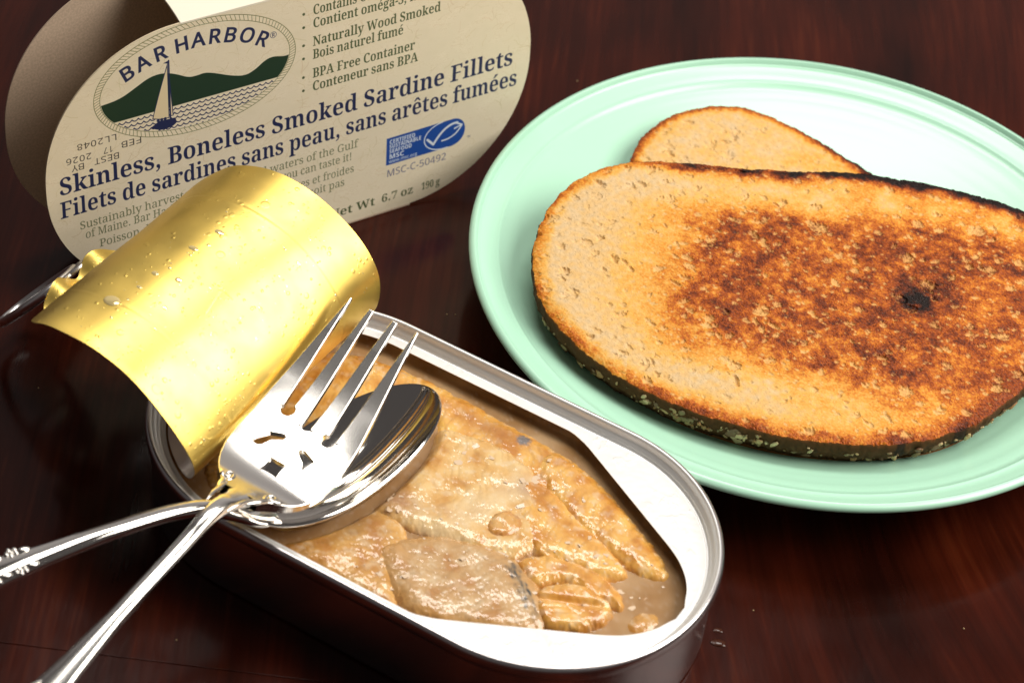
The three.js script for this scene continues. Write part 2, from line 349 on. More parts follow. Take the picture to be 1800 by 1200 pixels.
makeToast({
  name: 'toast_slice', label: 'large browned toast slice with an oat flecked dark crust, lying on top', group: 'slices of toast on the plate',
  outline: [[2.7, -7], [3.2, -15], [5, -24], [9, -33], [16, -40.5], [26, -46], [40, -48.5], [56, -49.3], [72, -51], [88, -53], [104, -52.5], [120, -50.5], [135, -46.5], [146, -38], [151.5, -24], [150.5, -11], [146.5, 0], [140.5, 9.5], [132.8, 18.7], [120.4, 32], [110, 38.5], [95.5, 43.5], [81, 45], [66.7, 44], [52, 41.2], [37.4, 36], [23.8, 28.6], [14.4, 20.4], [8.6, 13.5], [4.4, 4.1]],
  cx: 77, cz: -4, T: 11, cell: 0.27, pores: 1700, origin: [77 - 0, 25.65 - 11 * 0.9945, -4 - 11 * 0.1044], tilt: 0.1046,
  toast: (x, z, d) => {
    const n = fbm(x * 0.07, z * 0.085, 3), m = fbm(x * 0.25 + 9, z * 0.3, 2);
    let t = 0.42 * blob(x, z, 100, -4, 62, 36) + 0.50 * blob(x, z, 68, -12, 22, 17) + 0.55 * blob(x, z, 100, -18, 26, 18) + 0.60 * blob(x, z, 124, -16, 22, 20) + 0.42 * blob(x, z, 78, 10, 24, 18) + 0.34 * blob(x, z, 110, 18, 30, 18) + 0.30 * blob(x, z, 48, 6, 16, 22) + 0.34 * blob(x, z, 58, -26, 22, 8) + 0.3 * blob(x, z, 140, 2, 16, 20);
    t = Math.min(t * 1.18, 0.80) * (1 + 0.5 * n + 0.35 * m) - 0.02;
    t -= 0.22 * blob(x, z, 62, 27, 30, 8) + 0.14 * blob(x, z, 100, -40, 30, 6);
    t = Math.max(t, -0.05 + 0.07 * (n + 0.5));
    const w = d + 1.3 * m;
    t += 0.56 * smooth(5.5, 0.3, w) * (0.85 + 0.6 * n);
    if (z > 5 && x > 30) t += 0.22 * smooth(9, 1, w) * smooth(150, 118, x); if (x > 118 && z > -5) t = Math.min(t, 0.9);
    const back = smooth(-30, -44, z) * smooth(28, 48, x);
    t += back * (0.50 * smooth(9, 2, w) * (0.8 + 0.8 * n) + 0.42 * smooth(4.2, 0.6, w) * (0.9 + 1.2 * n)) + 0.28 * smooth(-33, -47, z) * smooth(60, 100, x) * (0.8 + 0.8 * n);
    t += 0.66 * blob(x, z, 106.4, -7.5, 3.3, 3.1) * (0.9 + 0.9 * m) + 0.30 * blob(x, z, 105.5, -7.5, 9, 8) + 0.22 * blob(x, z, 108, -21, 5);
    return t;
  },
  flakes: 260, flakeRange: [[0.52, 0.60, 0.35, 0.8], [0.60, 0.68, 0.3, 0.85], [0.68, 0.80, 0.25, 0.85], [0.78, 0.95, 0.15, 0.8], [0.45, 0.55, 0.3, 0.85], [0.80, 0.86, 0.2, 0.6]],
});
makeToast({
  name: 'toast_slice', label: 'smaller paler toast slice half hidden behind the large one', group: 'slices of toast on the plate',
  outline: [[26.5, -58], [27, -64], [28.8, -71], [33.2, -79.4], [39.5, -86], [47.6, -90.3], [55.7, -92.3], [64, -90.7], [74, -86], [82.3, -80.5], [90.4, -75], [97, -69.5], [102, -62], [103, -52], [98, -42], [84, -36], [62, -33], [42, -35], [31, -43], [27, -51]],
  cx: 64, cz: -62, T: 9, cell: 0.42, pores: 450, origin: [64, 17.5 - 9, -62], tilt: 0.08,
  toast: (x, z, d) => {
    const n = fbm(x * 0.07 + 40, z * 0.085, 3), m = fbm(x * 0.25 + 90, z * 0.3, 2);
    return 0.10 + 0.14 * n + 0.16 * smooth(62, 95, x) + (0.72 + 0.35 * smooth(74, 92, x)) * smooth(4.2, 0.2, d + 1.1 * m);
  },
});

// ───────── can ─────────
const CAN = { x: -15.32, z: 78.08, a: -0.46144, L: 150, W: 84.8, H: 25.4, fl: 22.0 };
const CC = Math.cos(CAN.a), CS = Math.sin(CAN.a);
const canFrame = (g, [x, y, z] = [0, 0, 0]) => { g.position.set((CAN.x + x * CC + z * CS) * MM, y * MM, (CAN.z - x * CS + z * CC) * MM); g.rotation.y = CAN.a; return g; };
function stadium(u, inset) {   // u in 0..1 round the can, returns [x, z, nx, nz]
  const r = CAN.W / 2, h = CAN.L / 2 - r, P = 4 * h + 2 * Math.PI * r; let s = u * P;
  if (s < 2 * h) return [-h + s, r - inset, 0, 1].map((q, i) => q);
  s -= 2 * h; if (s < Math.PI * r) { const a = Math.PI / 2 - s / r; return [h + (r - inset) * Math.cos(a), (r - inset) * Math.sin(a), Math.cos(a), Math.sin(a)]; }
  s -= Math.PI * r; if (s < 2 * h) return [h - s, -(r - inset), 0, -1];
  s -= 2 * h; const a = -Math.PI / 2 - s / r; return [-h + (r - inset) * Math.cos(a), (r - inset) * Math.sin(a), Math.cos(a), Math.sin(a)];
}
const stadiumSweep = (prof, mat, name, parent, flip = false) => {   // prof: [inset, y]
  const n = 260, m = prof.length - 1;
  return mesh(name, gridSurface(n, m, (u, v) => { const q = prof[Math.round(v * m)], s = stadium(Math.min(u, 0.999999), q[0]); return [s[0], q[1], s[1]]; }, { flip, closeU: true }), mat, parent);
};
const HOLEZ = 0.9;
function lidHalf(x, grow = 0) {   // half width of the torn-out opening at x
  const w = x < -33 ? Math.sqrt(Math.max(0, 36.3 ** 2 - (x + 33) ** 2)) : smoothTable([[-60, 36.3], [19, 36.3], [24, 34.6], [58, 16.3], [61.5, 14.0], [64.5, 11.2], [66.8, 8.2], [68.4, 5.2], [69.6, 0.5], [80, 0]], x);
  return Math.max(0, w + grow);
}
const can = canFrame(thing('sardine_can', 'opened oval metal can of sardines with its gold lid rolled back', 'can'));
{
  const prof = [[3.2, 0], [1.9, 0.4], [1.5, 1.4], [1.45, 3], [1.4, 10], [1.4, 19], [1.3, 20.6], [0.5, 21.4], [0.15, 22.0], [0.0, 23], [0.0, 24.2], [0.2, 24.9], [0.6, 25.3], [1.0, 25.4]];
  const fine = []; const cv = new THREE.CatmullRomCurve3(prof.map(([a, b]) => V(a, b, 0)), false, 'centripetal'); for (let i = 0; i <= 44; i++) { const p = cv.getPoint(i / 44); fine.push([p.x, p.y]); }
  stadiumSweep(fine, canWallMat, 'can_wall', can);
  const rim = [[1.0, 25.4], [1.35, 25.3], [1.65, 24.95], [1.8, 24.4], [2.1, 23.6], [2.9, 22.7], [3.05, 22.35], [3.3, 22.05], [3.6, 21.85], [3.9, 21.9], [4.1, 22.0], [4.35, 22.0]];
  const f2 = []; const c2 = new THREE.CatmullRomCurve3(rim.map(([a, b]) => V(a, b, 0)), false, 'centripetal'); for (let i = 0; i <= 40; i++) { const p = c2.getPoint(i / 40); f2.push([p.x, p.y]); }
  const rimMat = aluminium.clone(); rimMat.metalness = 0.55; rimMat.roughness = 0.42; stadiumSweep(f2, rimMat, 'rolled_rim', can);
  // flat remains of the lid round the torn opening
  const sh = new THREE.Shape(), hole = new THREE.Path(); const inset = 4.3;
  for (let i = 0; i < 200; i++) { const s = stadium(i / 200, inset); i ? sh.lineTo(s[0], -s[1]) : sh.moveTo(s[0], -s[1]); }
  const hp = []; for (let k = 0; k <= 120; k++) { const x = lerp(-69.3, 69.6, 0.5 - 0.5 * Math.cos(Math.PI * k / 120)); hp.push([x, lidHalf(x, 0.35)]); }
  hp[0][1] = 0; hp[120][1] = 0;
  const cap = (x, w) => { const s = CAN.L / 2 - CAN.W / 2, r = CAN.W / 2 - inset - 0.3; return Math.abs(x) > s ? Math.min(w, Math.sqrt(Math.max(0, r * r - (Math.abs(x) - s) ** 2)) - 1e-3) : Math.min(w, r); };
  hp.forEach(([x, w], k) => { const y = -(HOLEZ + cap(x, w)); k ? hole.lineTo(x, y) : hole.moveTo(x, y); });
  for (let k = 119; k > 0; k--) hole.lineTo(hp[k][0], -(HOLEZ - hp[k][1]));
  sh.holes.push(hole);
  const fg = new THREE.ExtrudeGeometry(sh, { depth: 0.2, bevelEnabled: false });
  fg.scale(MM, MM, MM); fg.rotateX(-Math.PI / 2); fg.translate(0, (CAN.fl - 0.13) * MM, 0);
  const smear = dataTex(1024, 512, (u, v) => { const s = fbm(u * 9, v * 5, 5), r = clamp(110 + 34 * s + 30 * smooth(0.2, 0.5, s), 60, 200); return [r, r, r]; }, false);
  const bmp = dataTex(1024, 512, (u, v) => { const s = 128 + 70 * smooth(0.15, 0.4, fbm(u * 26, v * 14, 4)) * smooth(-0.1, 0.3, fbm(u * 5 + 3, v * 3, 2)) + 14 * n2(u * 60, v * 30); return [s, s, s]; }, false);
  const uv = fg.attributes.uv, p = fg.attributes.position; for (let i = 0; i < p.count; i++) uv.setXY(i, p.getX(i) / 0.15 + 0.5, p.getZ(i) / 0.085 + 0.5);
  const fm = aluminium.clone(); fm.roughness = 1; fm.roughnessMap = smear; fm.bumpMap = bmp; fm.bumpScale = 0.00022; fm.metalness = 0.3; fm.color.setRGB(0.80, 0.79, 0.765);
  mesh('lid_flange', fg, fm, can);
  // inside wall and floor
  stadiumSweep([[4.4, 21.75], [2.2, 21.4], [2.0, 18], [2.0, 2], [3.4, 0.6]], aluminium, 'inner_wall', can, false);
  const fs = new THREE.Shape(); for (let i = 0; i < 160; i++) { const s = stadium(i / 160, 3.2); i ? fs.lineTo(s[0] * MM, -s[1] * MM) : fs.moveTo(s[0] * MM, -s[1] * MM); }
  const fgeo = new THREE.ShapeGeometry(fs); fgeo.rotateX(-Math.PI / 2); fgeo.translate(0, 0.0006, 0); mesh('can_floor', fgeo, aluminium, can);
}

// ───────── rolled-back lid ─────────
{
  const near = [[-69, 22.1], [-60, 22.1], [-51.5, 22.6], [-46.2, 25], [-43.4, 29.8], [-44.6, 34.8], [-50.8, 42.3], [-60.6, 50], [-70, 53.6], [-79, 54.3], [-88, 53.2], [-94, 48], [-96.8, 41.5], [-98.6, 36], [-101.5, 33.4], [-105, 33.0], [-109, 34.4]];
  const far = [[-69, 22.1], [-60, 22.1], [-51.5, 22.8], [-44, 25.8], [-39.4, 33], [-39.9, 43], [-45, 50.8], [-52.5, 56.2], [-61, 59.3], [-70, 60.4], [-78, 58.8], [-86, 54.8], [-92.5, 49], [-96, 41.5], [-98, 36], [-101, 33.4], [-104.5, 33.0], [-108.5, 34.4]];
  const cum = (L) => { const s = [0]; for (let i = 1; i < L.length; i++) s.push(s[i - 1] + Math.hypot(L[i][0] - L[i - 1][0], L[i][1] - L[i - 1][1])); return s; };
  const a = cum(near), b = cum(far), avg = a.map((q, i) => (q + b[i]) / 2), END = avg[avg.length - 1];
  const cn = new THREE.CatmullRomCurve3(near.map(([x, y]) => V(x, y, 0)), false, 'catmullrom', 0.5), cf = new THREE.CatmullRomCurve3(far.map(([x, y]) => V(x, y, 0)), false, 'catmullrom', 0.5);
  const par = (s) => { let i = 1; while (i < avg.length - 1 && avg[i] < s) i++; return (i - 1 + clamp((s - avg[i - 1]) / (avg[i] - avg[i - 1]), 0, 1)) / (avg.length - 1); };
  const half = (s) => { const x = s < 89 ? s - 69.3 : 19.7 + (s - 89) * 49.9 / (END - 89); const blunt = x > 48 ? 16.5 * Math.max(0, 1 - ((x - 48) / 21.7) ** 5) ** 0.5 : 0; return Math.max(lidHalf(x), blunt) + 0.02; };
  const P = (u, v, off = 0) => {
    const s = END * (0.5 - 0.5 * Math.cos(Math.PI * clamp(u, 0, 1))) * 0.35 + END * u * 0.65, t = 2 * v - 1, z = t * half(s) + HOLEZ, k = clamp((36 - z) / 72, 0, 1), q = par(s - 2.6 * Math.exp(-(((z - HOLEZ) / 3.2) ** 2)) * smooth(END - 9, END, s));
    const p = cn.getPoint(q).lerp(cf.getPoint(q), k), T = cn.getTangent(q).lerp(cf.getTangent(q), k).normalize();
    const N = V(T.y, -T.x, 0);
    const crease = smooth(END - 16, END, s) * 1.3 * Math.cos((z - HOLEZ) * 0.42) * -1;
    const o = off + crease + 0.25 * n2(s * 0.03, z * 0.03) * smooth(20, 50, s);
    return [p.x + N.x * o, p.y + N.y * o, z];
  };
  const nu = 260, nv = 90;
  const B = 1024, H = 512;
  const bumpC = canvas(B, H, (c) => {
    c.fillStyle = '#787878'; c.fillRect(0, 0, B, H);
    for (const t of [0.20, 0.80]) { const y = t * H; const gr = c.createLinearGradient(0, y - 9, 0, y + 9); gr.addColorStop(0, '#787878'); gr.addColorStop(0.35, '#8c8c8c'); gr.addColorStop(0.6, '#646464'); gr.addColorStop(1, '#787878'); c.fillStyle = gr; c.fillRect(B * 0.12, y - 9, B * 0.76, 18); }
    const drop = (x, y, r, h) => { const g = c.createRadialGradient(x, y, 0, x, y, r); const v = Math.round(120 + h); g.addColorStop(0, `rgb(${v},${v},${v})`); g.addColorStop(0.72, `rgba(${v - 6},${v - 6},${v - 6},0.9)`); g.addColorStop(1, 'rgba(120,120,120,0)'); c.fillStyle = g; c.beginPath(); c.ellipse(x, y, r * (1 + 0.5 * rnd()), r, 0, 0, 7); c.fill(); };
    for (let i = 0; i < 1500; i++) { const x = rnd() * B, y = rnd() * H; if (n2(x * 0.008, y * 0.012) > -0.25) drop(x, y, 1.2 + 3.2 * rnd() ** 3, 25 + 45 * rnd()); }
    for (let i = 0; i < 90; i++) drop(rnd() * B, rnd() * H, 4 + 5 * rnd() ** 2, 30 + 30 * rnd());
    c.strokeStyle = '#969696'; c.lineWidth = 1.4; c.beginPath(); c.moveTo(B * 0.49, H * 0.36); c.lineTo(B * 0.50, H * 0.47); c.lineTo(B * 0.475, H * 0.47); c.stroke();
  });
  const bt = tex(bumpC, false);
  const rough = dataTex(512, 256, (u, v) => { const r = 102 + 20 * fbm(u * 10, v * 6, 3); return [r, r, r]; }, false);
  const gold = new THREE.MeshStandardMaterial({ color: new THREE.Color().setRGB(0.84, 0.60, 0.15), metalness: 1, roughness: 1, roughnessMap: rough, bumpMap: bt, bumpScale: 0.00034 });
  const silver = new THREE.MeshStandardMaterial({ color: new THREE.Color().setRGB(0.70, 0.67, 0.66), metalness: 1, roughness: 0.3 });
  const lid = mesh('peeled_lid', gridSurface(nu, nv, (u, v) => P(u, v, 0.11), {}), gold, can);
  lid.userData.label = 'gold inside of the lid, curled back and wet with oil drops';
  const under = mesh('lid_underside', gridSurface(nu, nv, (u, v) => P(u, v, -0.11), { flip: true }), silver, lid);
  under.userData.label = 'plain silver outside of the lid, inside the curl';
  // the cut edge
  const edge = [];
  for (const v of [0, 1]) edge.push(gridSurface(nu, 1, (u, w) => P(u, v, lerp(-0.11, 0.11, w)), { flip: v === 1 }));
  edge.push(gridSurface(1, nv, (w, v) => P(1, v, lerp(-0.11, 0.11, w)), {}));
  mesh('cut_edge', mergeGeometries(edge), silver, lid);
  // oil drops proud of the gold
  const drops = [], dg = new THREE.SphereGeometry(1, 12, 6, 0, Math.PI * 2, 0, Math.PI / 2);
  const addDrop = (u, v, r, st) => {
    const p = V(...P(u, v, 0.1)), pu = V(...P(u + 0.004, v, 0.1)).sub(p).normalize(), pv = V(...P(u, v + 0.01, 0.1)).sub(p).normalize(); let N = pv.clone().cross(pu).normalize(); if (N.y < 0 && N.x < 0.2) N.negate();
    const m = new THREE.Matrix4().makeBasis(pu.clone(), N, pu.clone().cross(N)); const q = dg.clone(); q.scale(r * st, r * 0.22, r); q.applyMatrix4(m); q.translate(p.x, p.y, p.z); q.scale(MM, MM, MM); drops.push(q);
  };
  for (let i = 0; i < 90; i++) addDrop(0.30 + 0.33 * rnd(), 0.04 + 0.92 * rnd(), 0.12 + 0.30 * rnd() ** 3, 1 + rnd());
  for (const [u, v, r, st] of [[0.615, 0.80, 1.7, 1.3], [0.60, 0.62, 0.7, 1.4], [0.56, 0.60, 0.8, 1.2], [0.585, 0.46, 0.75, 1.9], [0.57, 0.42, 0.5, 1.3], [0.575, 0.35, 0.8, 1.7], [0.54, 0.72, 0.6, 1.2], [0.6, 0.7, 0.5, 1.6]]) addDrop(u, v, r, st);
  const om = new THREE.MeshPhysicalMaterial({ color: new THREE.Color().setRGB(0.98, 0.78, 0.36), roughness: 0.08, metalness: 0.55, ior: 1.47 });
  const od = mesh('oil_drop', mergeGeometries(drops), om, lid); od.userData.kind = 'stuff';
  // pull tab on the outside of the lid's tip
  const tabM = new THREE.MeshStandardMaterial({ color: new THREE.Color().setRGB(0.85, 0.83, 0.82), metalness: 1, roughness: 0.3 });
  const d = V(-0.64, -0.77, 0).normalize(), zz = V(0, 0, 1), nn = d.clone().cross(zz).normalize(), o = V(-108.2, 32.4, HOLEZ);
  const T3 = (p, q, h = 0) => { const w = o.clone().addScaledVector(d, p).addScaledVector(zz, q).addScaledVector(nn, h); return V(w.x * MM, w.y * MM, w.z * MM); };
  const ringPts = []; for (let i = 0; i < 40; i++) { const t = i / 40 * 2 * Math.PI; const ex = Math.sign(Math.cos(t)) * Math.abs(Math.cos(t)) ** 0.8; ringPts.push(T3(18.5 + 13.5 * ex, 9.2 * Math.sign(Math.sin(t)) * Math.abs(Math.sin(t)) ** 0.8 * (1 - 0.10 * ex))); }
  const rg = new THREE.TubeGeometry(new THREE.CatmullRomCurve3(ringPts, true), 160, 1.25 * MM, 14, true);
  const nose = new THREE.Shape(); nose.moveTo(-0.5, -9.5); nose.bezierCurveTo(-3.2, -8, -3.0, -3, -0.4, 0); nose.bezierCurveTo(-3.0, 3, -3.2, 8, -0.5, 9.5); nose.bezierCurveTo(5, 10.8, 10, 10.4, 13, 9.6); nose.lineTo(13, -9.6); nose.bezierCurveTo(10, -10.4, 5, -10.8, -0.5, -9.5);
  const win = new THREE.Path(); win.absellipse(10.6, 0, 1.9, 6.4, 0, Math.PI * 2, true); nose.holes.push(win);
  const ng = new THREE.ExtrudeGeometry(nose, { depth: 0.5, bevelEnabled: true, bevelThickness: 0.35, bevelSize: 0.45, bevelSegments: 4, curveSegments: 24 });
  { const p = ng.attributes.position; for (let i = 0; i < p.count; i++) { const w = T3(p.getX(i) + 1.2, p.getY(i), p.getZ(i) - 0.25); p.setXYZ(i, w.x, w.y, w.z); } ng.computeVertexNormals(); }
  for (const k of ['uv']) { rg.deleteAttribute(k); ng.deleteAttribute(k); }
  const tab = mesh('pull_tab', mergeGeometries([rg.toNonIndexed(), ng.index ? ng.toNonIndexed() : ng]), tabM, lid); tab.userData.label = 'silver ring pull tab on the tip of the lid';
}

// ───────── sardines, broth ─────────
const wet = (rough = 0.3) => new THREE.MeshPhysicalMaterial({ vertexColors: true, roughness: rough, clearcoat: 1, clearcoatRoughness: 0.11, ior: 1.4 });
const fishMat = wet(0.36);
function fillet(label, pts, { h = 3.2, y = 17.2, dir = 0.2, tint = [0.62, 0.255, 0.036], tint2 = [0.82, 0.47, 0.12], edge = 4, extra, height } = {}) {
  const o = roundOutline(pts, 110), sd = outlineField(o), xs = o.map((p) => p[0]), zs = o.map((p) => p[1]);
  const mx = (Math.min(...xs) + Math.max(...xs)) / 2, mz = (Math.min(...zs) + Math.max(...zs)) / 2;
  const g = canFrame(new THREE.Group(), [mx, y - 2, mz]); g.name = numbered('sardine_fillet'); g.userData = { label, category: 'sardine fillet', group: 'sardine fillets in the can' }; scene.add(g);
  const c = Math.cos(dir), s = Math.sin(dir);
  const f = (x, z) => sd(x, z) + 0.55 * fbm(x * 0.25 + mx, z * 0.25, 3);
  const top = (x, z) => {
    const d = Math.max(0, f(x, z)), e = clamp(1 - d / edge, 0, 1), a = x * c + z * s, b = -x * s + z * c;
    let q = h * Math.sqrt(1 - e * e) + 0.3 * fbm(x * 0.07 + mx, z * 0.07, 2) + 0.22 * fbm(a * 0.07, b * 0.12, 2) + 0.030 * fbm(a * 0.4, b * 0.9, 2) + 0.010 * n2(x * 2.2, z * 2.2) + 0.03 * n2(x * 0.6 + 20, z * 0.75) - 0.026 * smooth(0.55, 1, Math.abs(Math.sin(a * 1.15 + 0.55 * Math.abs(b + 1.5 * n2(a * 0.1, mx)) + 1.8 * n2(x * 0.11, z * 0.11)))) + 0.008 * n2(a * 1.3, b * 3.0) + 0.016 * n2(x * 2.6, z * 3.4) * smooth(0.05, 0.4, fbm(x * 0.13 + 7, z * 0.13, 2));
    if (height) q += height(x, z);
    { const px = x + 20.5, pz = z - 7, pa = px * -0.19 + pz * 0.98, pb = px * 0.98 + pz * 0.19; q -= 8.5 * smooth(1.12, 0.65, Math.hypot(pa / 30, pb / 13.5)); }
    return Math.min(q, CAN.fl - 0.5 - y + 0.2) + 0 ;
  };
  const color = (x, z) => {
    const d = Math.max(0, f(x, z)), a = x * c + z * s, b = -x * s + z * c;
    const m = fbm(x * 0.09 + mx * 0.3, z * 0.09 + 5, 3), fib = fbm(a * 0.13, b * 0.65, 3), sp = n2(x * 2.3, z * 2.3 + mx);
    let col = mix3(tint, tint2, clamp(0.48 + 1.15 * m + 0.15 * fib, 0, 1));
    col = mix3(col, [0.80, 0.66, 0.46], 0.6 * smooth(0.66, 0.82, sp) * smooth(-0.1, 0.3, m) + 0.22 * smooth(0.35, 0.6, fib) * smooth(-0.1, 0.3, m) + 0.35 * smooth(0.1, 0.45, fbm(x * 0.2 + 40, z * 0.2, 3)));
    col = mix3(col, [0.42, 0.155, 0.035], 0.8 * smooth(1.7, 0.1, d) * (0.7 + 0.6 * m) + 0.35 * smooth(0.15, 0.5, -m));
    { const gr = smooth(0.82, 1, Math.abs(Math.sin(a * 1.15 + 0.55 * Math.abs(b + 1.5 * n2(a * 0.1, mx)) + 1.8 * n2(x * 0.11, z * 0.11)))); col = mix3(col, tint.map((q) => q * 0.62), 0.30 * gr * smooth(-0.3, 0.3, n2(x * 0.12 + 9, z * 0.12))); }
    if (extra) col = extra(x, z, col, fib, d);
    return col;
  };
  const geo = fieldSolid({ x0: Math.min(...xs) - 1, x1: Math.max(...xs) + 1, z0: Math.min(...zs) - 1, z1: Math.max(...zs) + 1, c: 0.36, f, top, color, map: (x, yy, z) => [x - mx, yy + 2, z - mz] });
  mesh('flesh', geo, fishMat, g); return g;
}
const grey = (cx, cz, r, col) => (x, z, c) => mix3(c, col, smooth(r, r * 0.4, Math.hypot(x - cx, z - cz) + 0.6 * fbm(x * 0.5, z * 0.5, 2)));
fillet('long tan sardine fillet at the far edge, with a small silver skin spot', [[-60, -8], [-50, -26], [-40, -32], [-20, -34.3], [4, -33], [24, -31], [36, -25], [38, -18], [24, -15], [8, -13], [-20, -5], [-44, 4]], { h: 3.6, y: 15.9, dir: 0.12, edge: 5, extra: (x, z, c) => { c = mix3(c, [0.42, 0.16, 0.035], 0.8 * blob(x, z, 2, -27, 9, 3.0)); return mix3(c, [0.17, 0.16, 0.16], 0.95 * smooth(2.3, 1.2, Math.hypot(x - 9.5, z + 28.5) + 0.5 * n2(x, z))); } });
fillet('murky sunken sardine flesh under the broth at the right', [[30, -10], [48, -12], [62, -9], [68, 0], [64, 10], [52, 17], [36, 22], [26, 12]], { h: 2.2, y: 15.9, dir: 0.3, edge: 6, tint: [0.36, 0.19, 0.06], tint2: [0.46, 0.27, 0.11] });
fillet('tan sardine fillet beside the flange on the right, ending in a blunt tip', [[17, -31], [32, -28.3], [46, -21.8], [58, -14.8], [62, -9.5], [57, -6], [46, -7], [36, -9.5], [26, -14], [15, -22]], { h: 4.2, y: 16.0, dir: 0.45, edge: 5 });
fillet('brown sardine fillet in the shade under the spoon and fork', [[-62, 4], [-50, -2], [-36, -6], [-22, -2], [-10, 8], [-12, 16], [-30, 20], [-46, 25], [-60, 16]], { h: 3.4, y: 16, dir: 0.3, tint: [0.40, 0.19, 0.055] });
fillet('short sardine fillet with a rounded end in the middle of the can', [[14, -18], [24, -19], [36, -14], [47, -9.5], [53.5, -4.8], [50, 0.5], [40, 2.5], [30, 3], [20, -4]], { h: 4.2, y: 16.2, dir: 0.4, edge: 4.5 });
fillet('amber sardine fillet at the near left, beside the spoon', [[-50, 24], [-34, 15], [-14, 12], [0, 11], [7, 20], [11, 30], [15, 36.4], [-14, 38], [-36, 35]], { h: 3.8, y: 16.1, dir: 0.5, edge: 5, tint: [0.52, 0.24, 0.05], tint2: [0.66, 0.37, 0.11], extra: (x, z, c) => mix3(c, [0.22, 0.09, 0.03], 0.7 * blob(x, z, -14, 19, 9, 5)) });
fillet('pale flaky sardine flesh in the centre of the can', [[-30, -10], [-10, -21], [8, -24.5], [18, -21.5], [26, -11], [31.5, 0], [28, 8], [14, 12], [-2, 14.5], [-18, 14], [-30, 6]], { h: 4.0, y: 16.5, dir: -0.25, edge: 5.5, tint: [0.66, 0.34, 0.08], tint2: [0.78, 0.53, 0.23], extra: (x, z, c, fib, d) => { c = mix3(c, [0.77, 0.58, 0.33], 0.7 * smooth(7, 1, Math.abs(x - 13 + 0.35 * z + 4 * fbm(x * 0.1, z * 0.1, 2)))); c = mix3(c, [0.34, 0.21, 0.16], 0.65 * blob(x, z, 21, -14, 4.5, 2.6) + 0.55 * blob(x, z, -5, 8, 8, 3.5)); return mix3(c, [0.30, 0.13, 0.045], 0.75 * smooth(1.8, 0.3, d)); } });
fillet('wide grey brown sardine fillet at the near side of the opening', [[-1, 22.5], [4, 14.5], [12, 8.8], [22, 5.6], [33, 7], [41, 13], [46, 20], [43, 26], [30, 33], [16, 35.6], [6, 31]], { h: 4.0, y: 16.65, dir: 0.9, edge: 6, tint: [0.50, 0.27, 0.095], tint2: [0.60, 0.385, 0.185], extra: (x, z, c, fib, d) => { c = mix3(c, [0.54, 0.28, 0.085], 0.85 * smooth(6, 1, Math.min(d, Math.hypot((x - 2) * 0.6, z - 22)))); return mix3(c, [0.10, 0.085, 0.065], 0.85 * smooth(2.0, 0.2, Math.abs((x - 33) * 0.62 - (z - 13) * 0.78 + 1.2 * n2(x * 0.4, z * 0.4))) * smooth(13, 4, Math.hypot(x - 34, z - 15)) * (0.5 + 0.9 * smooth(-0.2, 0.3, fib))); } });
fillet('narrow folded sardine strip beside the curled end', [[28, 8], [34, 0.5], [44, -2], [54, 0.5], [57.5, 5.5], [50, 8], [42, 7], [36, 12]], { h: 4.0, y: 16.5, dir: 0.1, edge: 3.5 });
fillet('small curled sardine end at the near right of the can', [[37, 14.5], [40, 7.5], [47, 4], [56, 6.5], [56, 12], [52, 18], [45, 21.5]], { h: 4.2, y: 16.6, dir: 0.3, edge: 3, height: (x, z) => -1.1 * Math.exp(-((((x - 47) * 0.5 + (z - 11)) / 1.0) ** 2)) });
fillet('small round amber sardine lump near the right tip of the opening', [[58.5, 8], [60, 2], [64.5, 0], [67.5, 4], [65.5, 9.5], [61.5, 11.5]], { h: 3.0, y: 16.0, dir: 0, edge: 4, tint: [0.55, 0.24, 0.04], tint2: [0.58, 0.30, 0.08] });
fillet('orange knob of sardine flesh on the centre of the pale fillet', [[16.5, 0], [19, -4.5], [23, -4.5], [25, -1.5], [23.5, 3], [19.5, 4.2]], { h: 1.2, y: 19.8, dir: 0.4, edge: 2.5, tint: [0.62, 0.27, 0.05], tint2: [0.68, 0.38, 0.12] });
{
  // broth: one wavy surface between the fillets
  const sh = (x, z) => { const px = x + 20.5, pz = z - 7, q = (Math.hypot((px * -0.19 + pz * 0.98) / 25, (px * 0.98 + pz * 0.19) / 10) - 1) * 10; const r = CAN.W / 2 - 2.1, h = CAN.L / 2 - CAN.W / 2; return Math.min(q, r - Math.hypot(Math.max(0, Math.abs(x) - h), z)); };
  const geo = fieldSolid({ x0: -74, x1: 74, z0: -42, z1: 42, c: 0.8, f: sh, top: (x, z) => 18.35 + 0.14 * fbm(x * 0.06, z * 0.06, 2) + 0.05 * n2(x * 0.25, z * 0.25), color: (x, z) => { const m = fbm(x * 0.05 + 3, z * 0.05, 3), k = fbm(x * 0.4, z * 0.4, 2); return mix3(mix3([0.48, 0.265, 0.11], [0.72, 0.48, 0.26], clamp(0.45 + 0.9 * m, 0, 1)), [0.72, 0.53, 0.36], 0.4 * smooth(0.2, 0.5, k)); } });
  const m = mesh('broth', geo, new THREE.MeshPhysicalMaterial({ vertexColors: true, roughness: 0.05, ior: 1.42, transmission: 0.35, thickness: 0 }), canFrame(new THREE.Group()));
  const g = canFrame(m.parent.parent ?? m); g.removeFromParent(); scene.add(g); g.name = 'broth'; g.userData = { label: 'murky brown broth and oil filling the gaps between the sardines', category: 'broth', kind: 'stuff' };
}
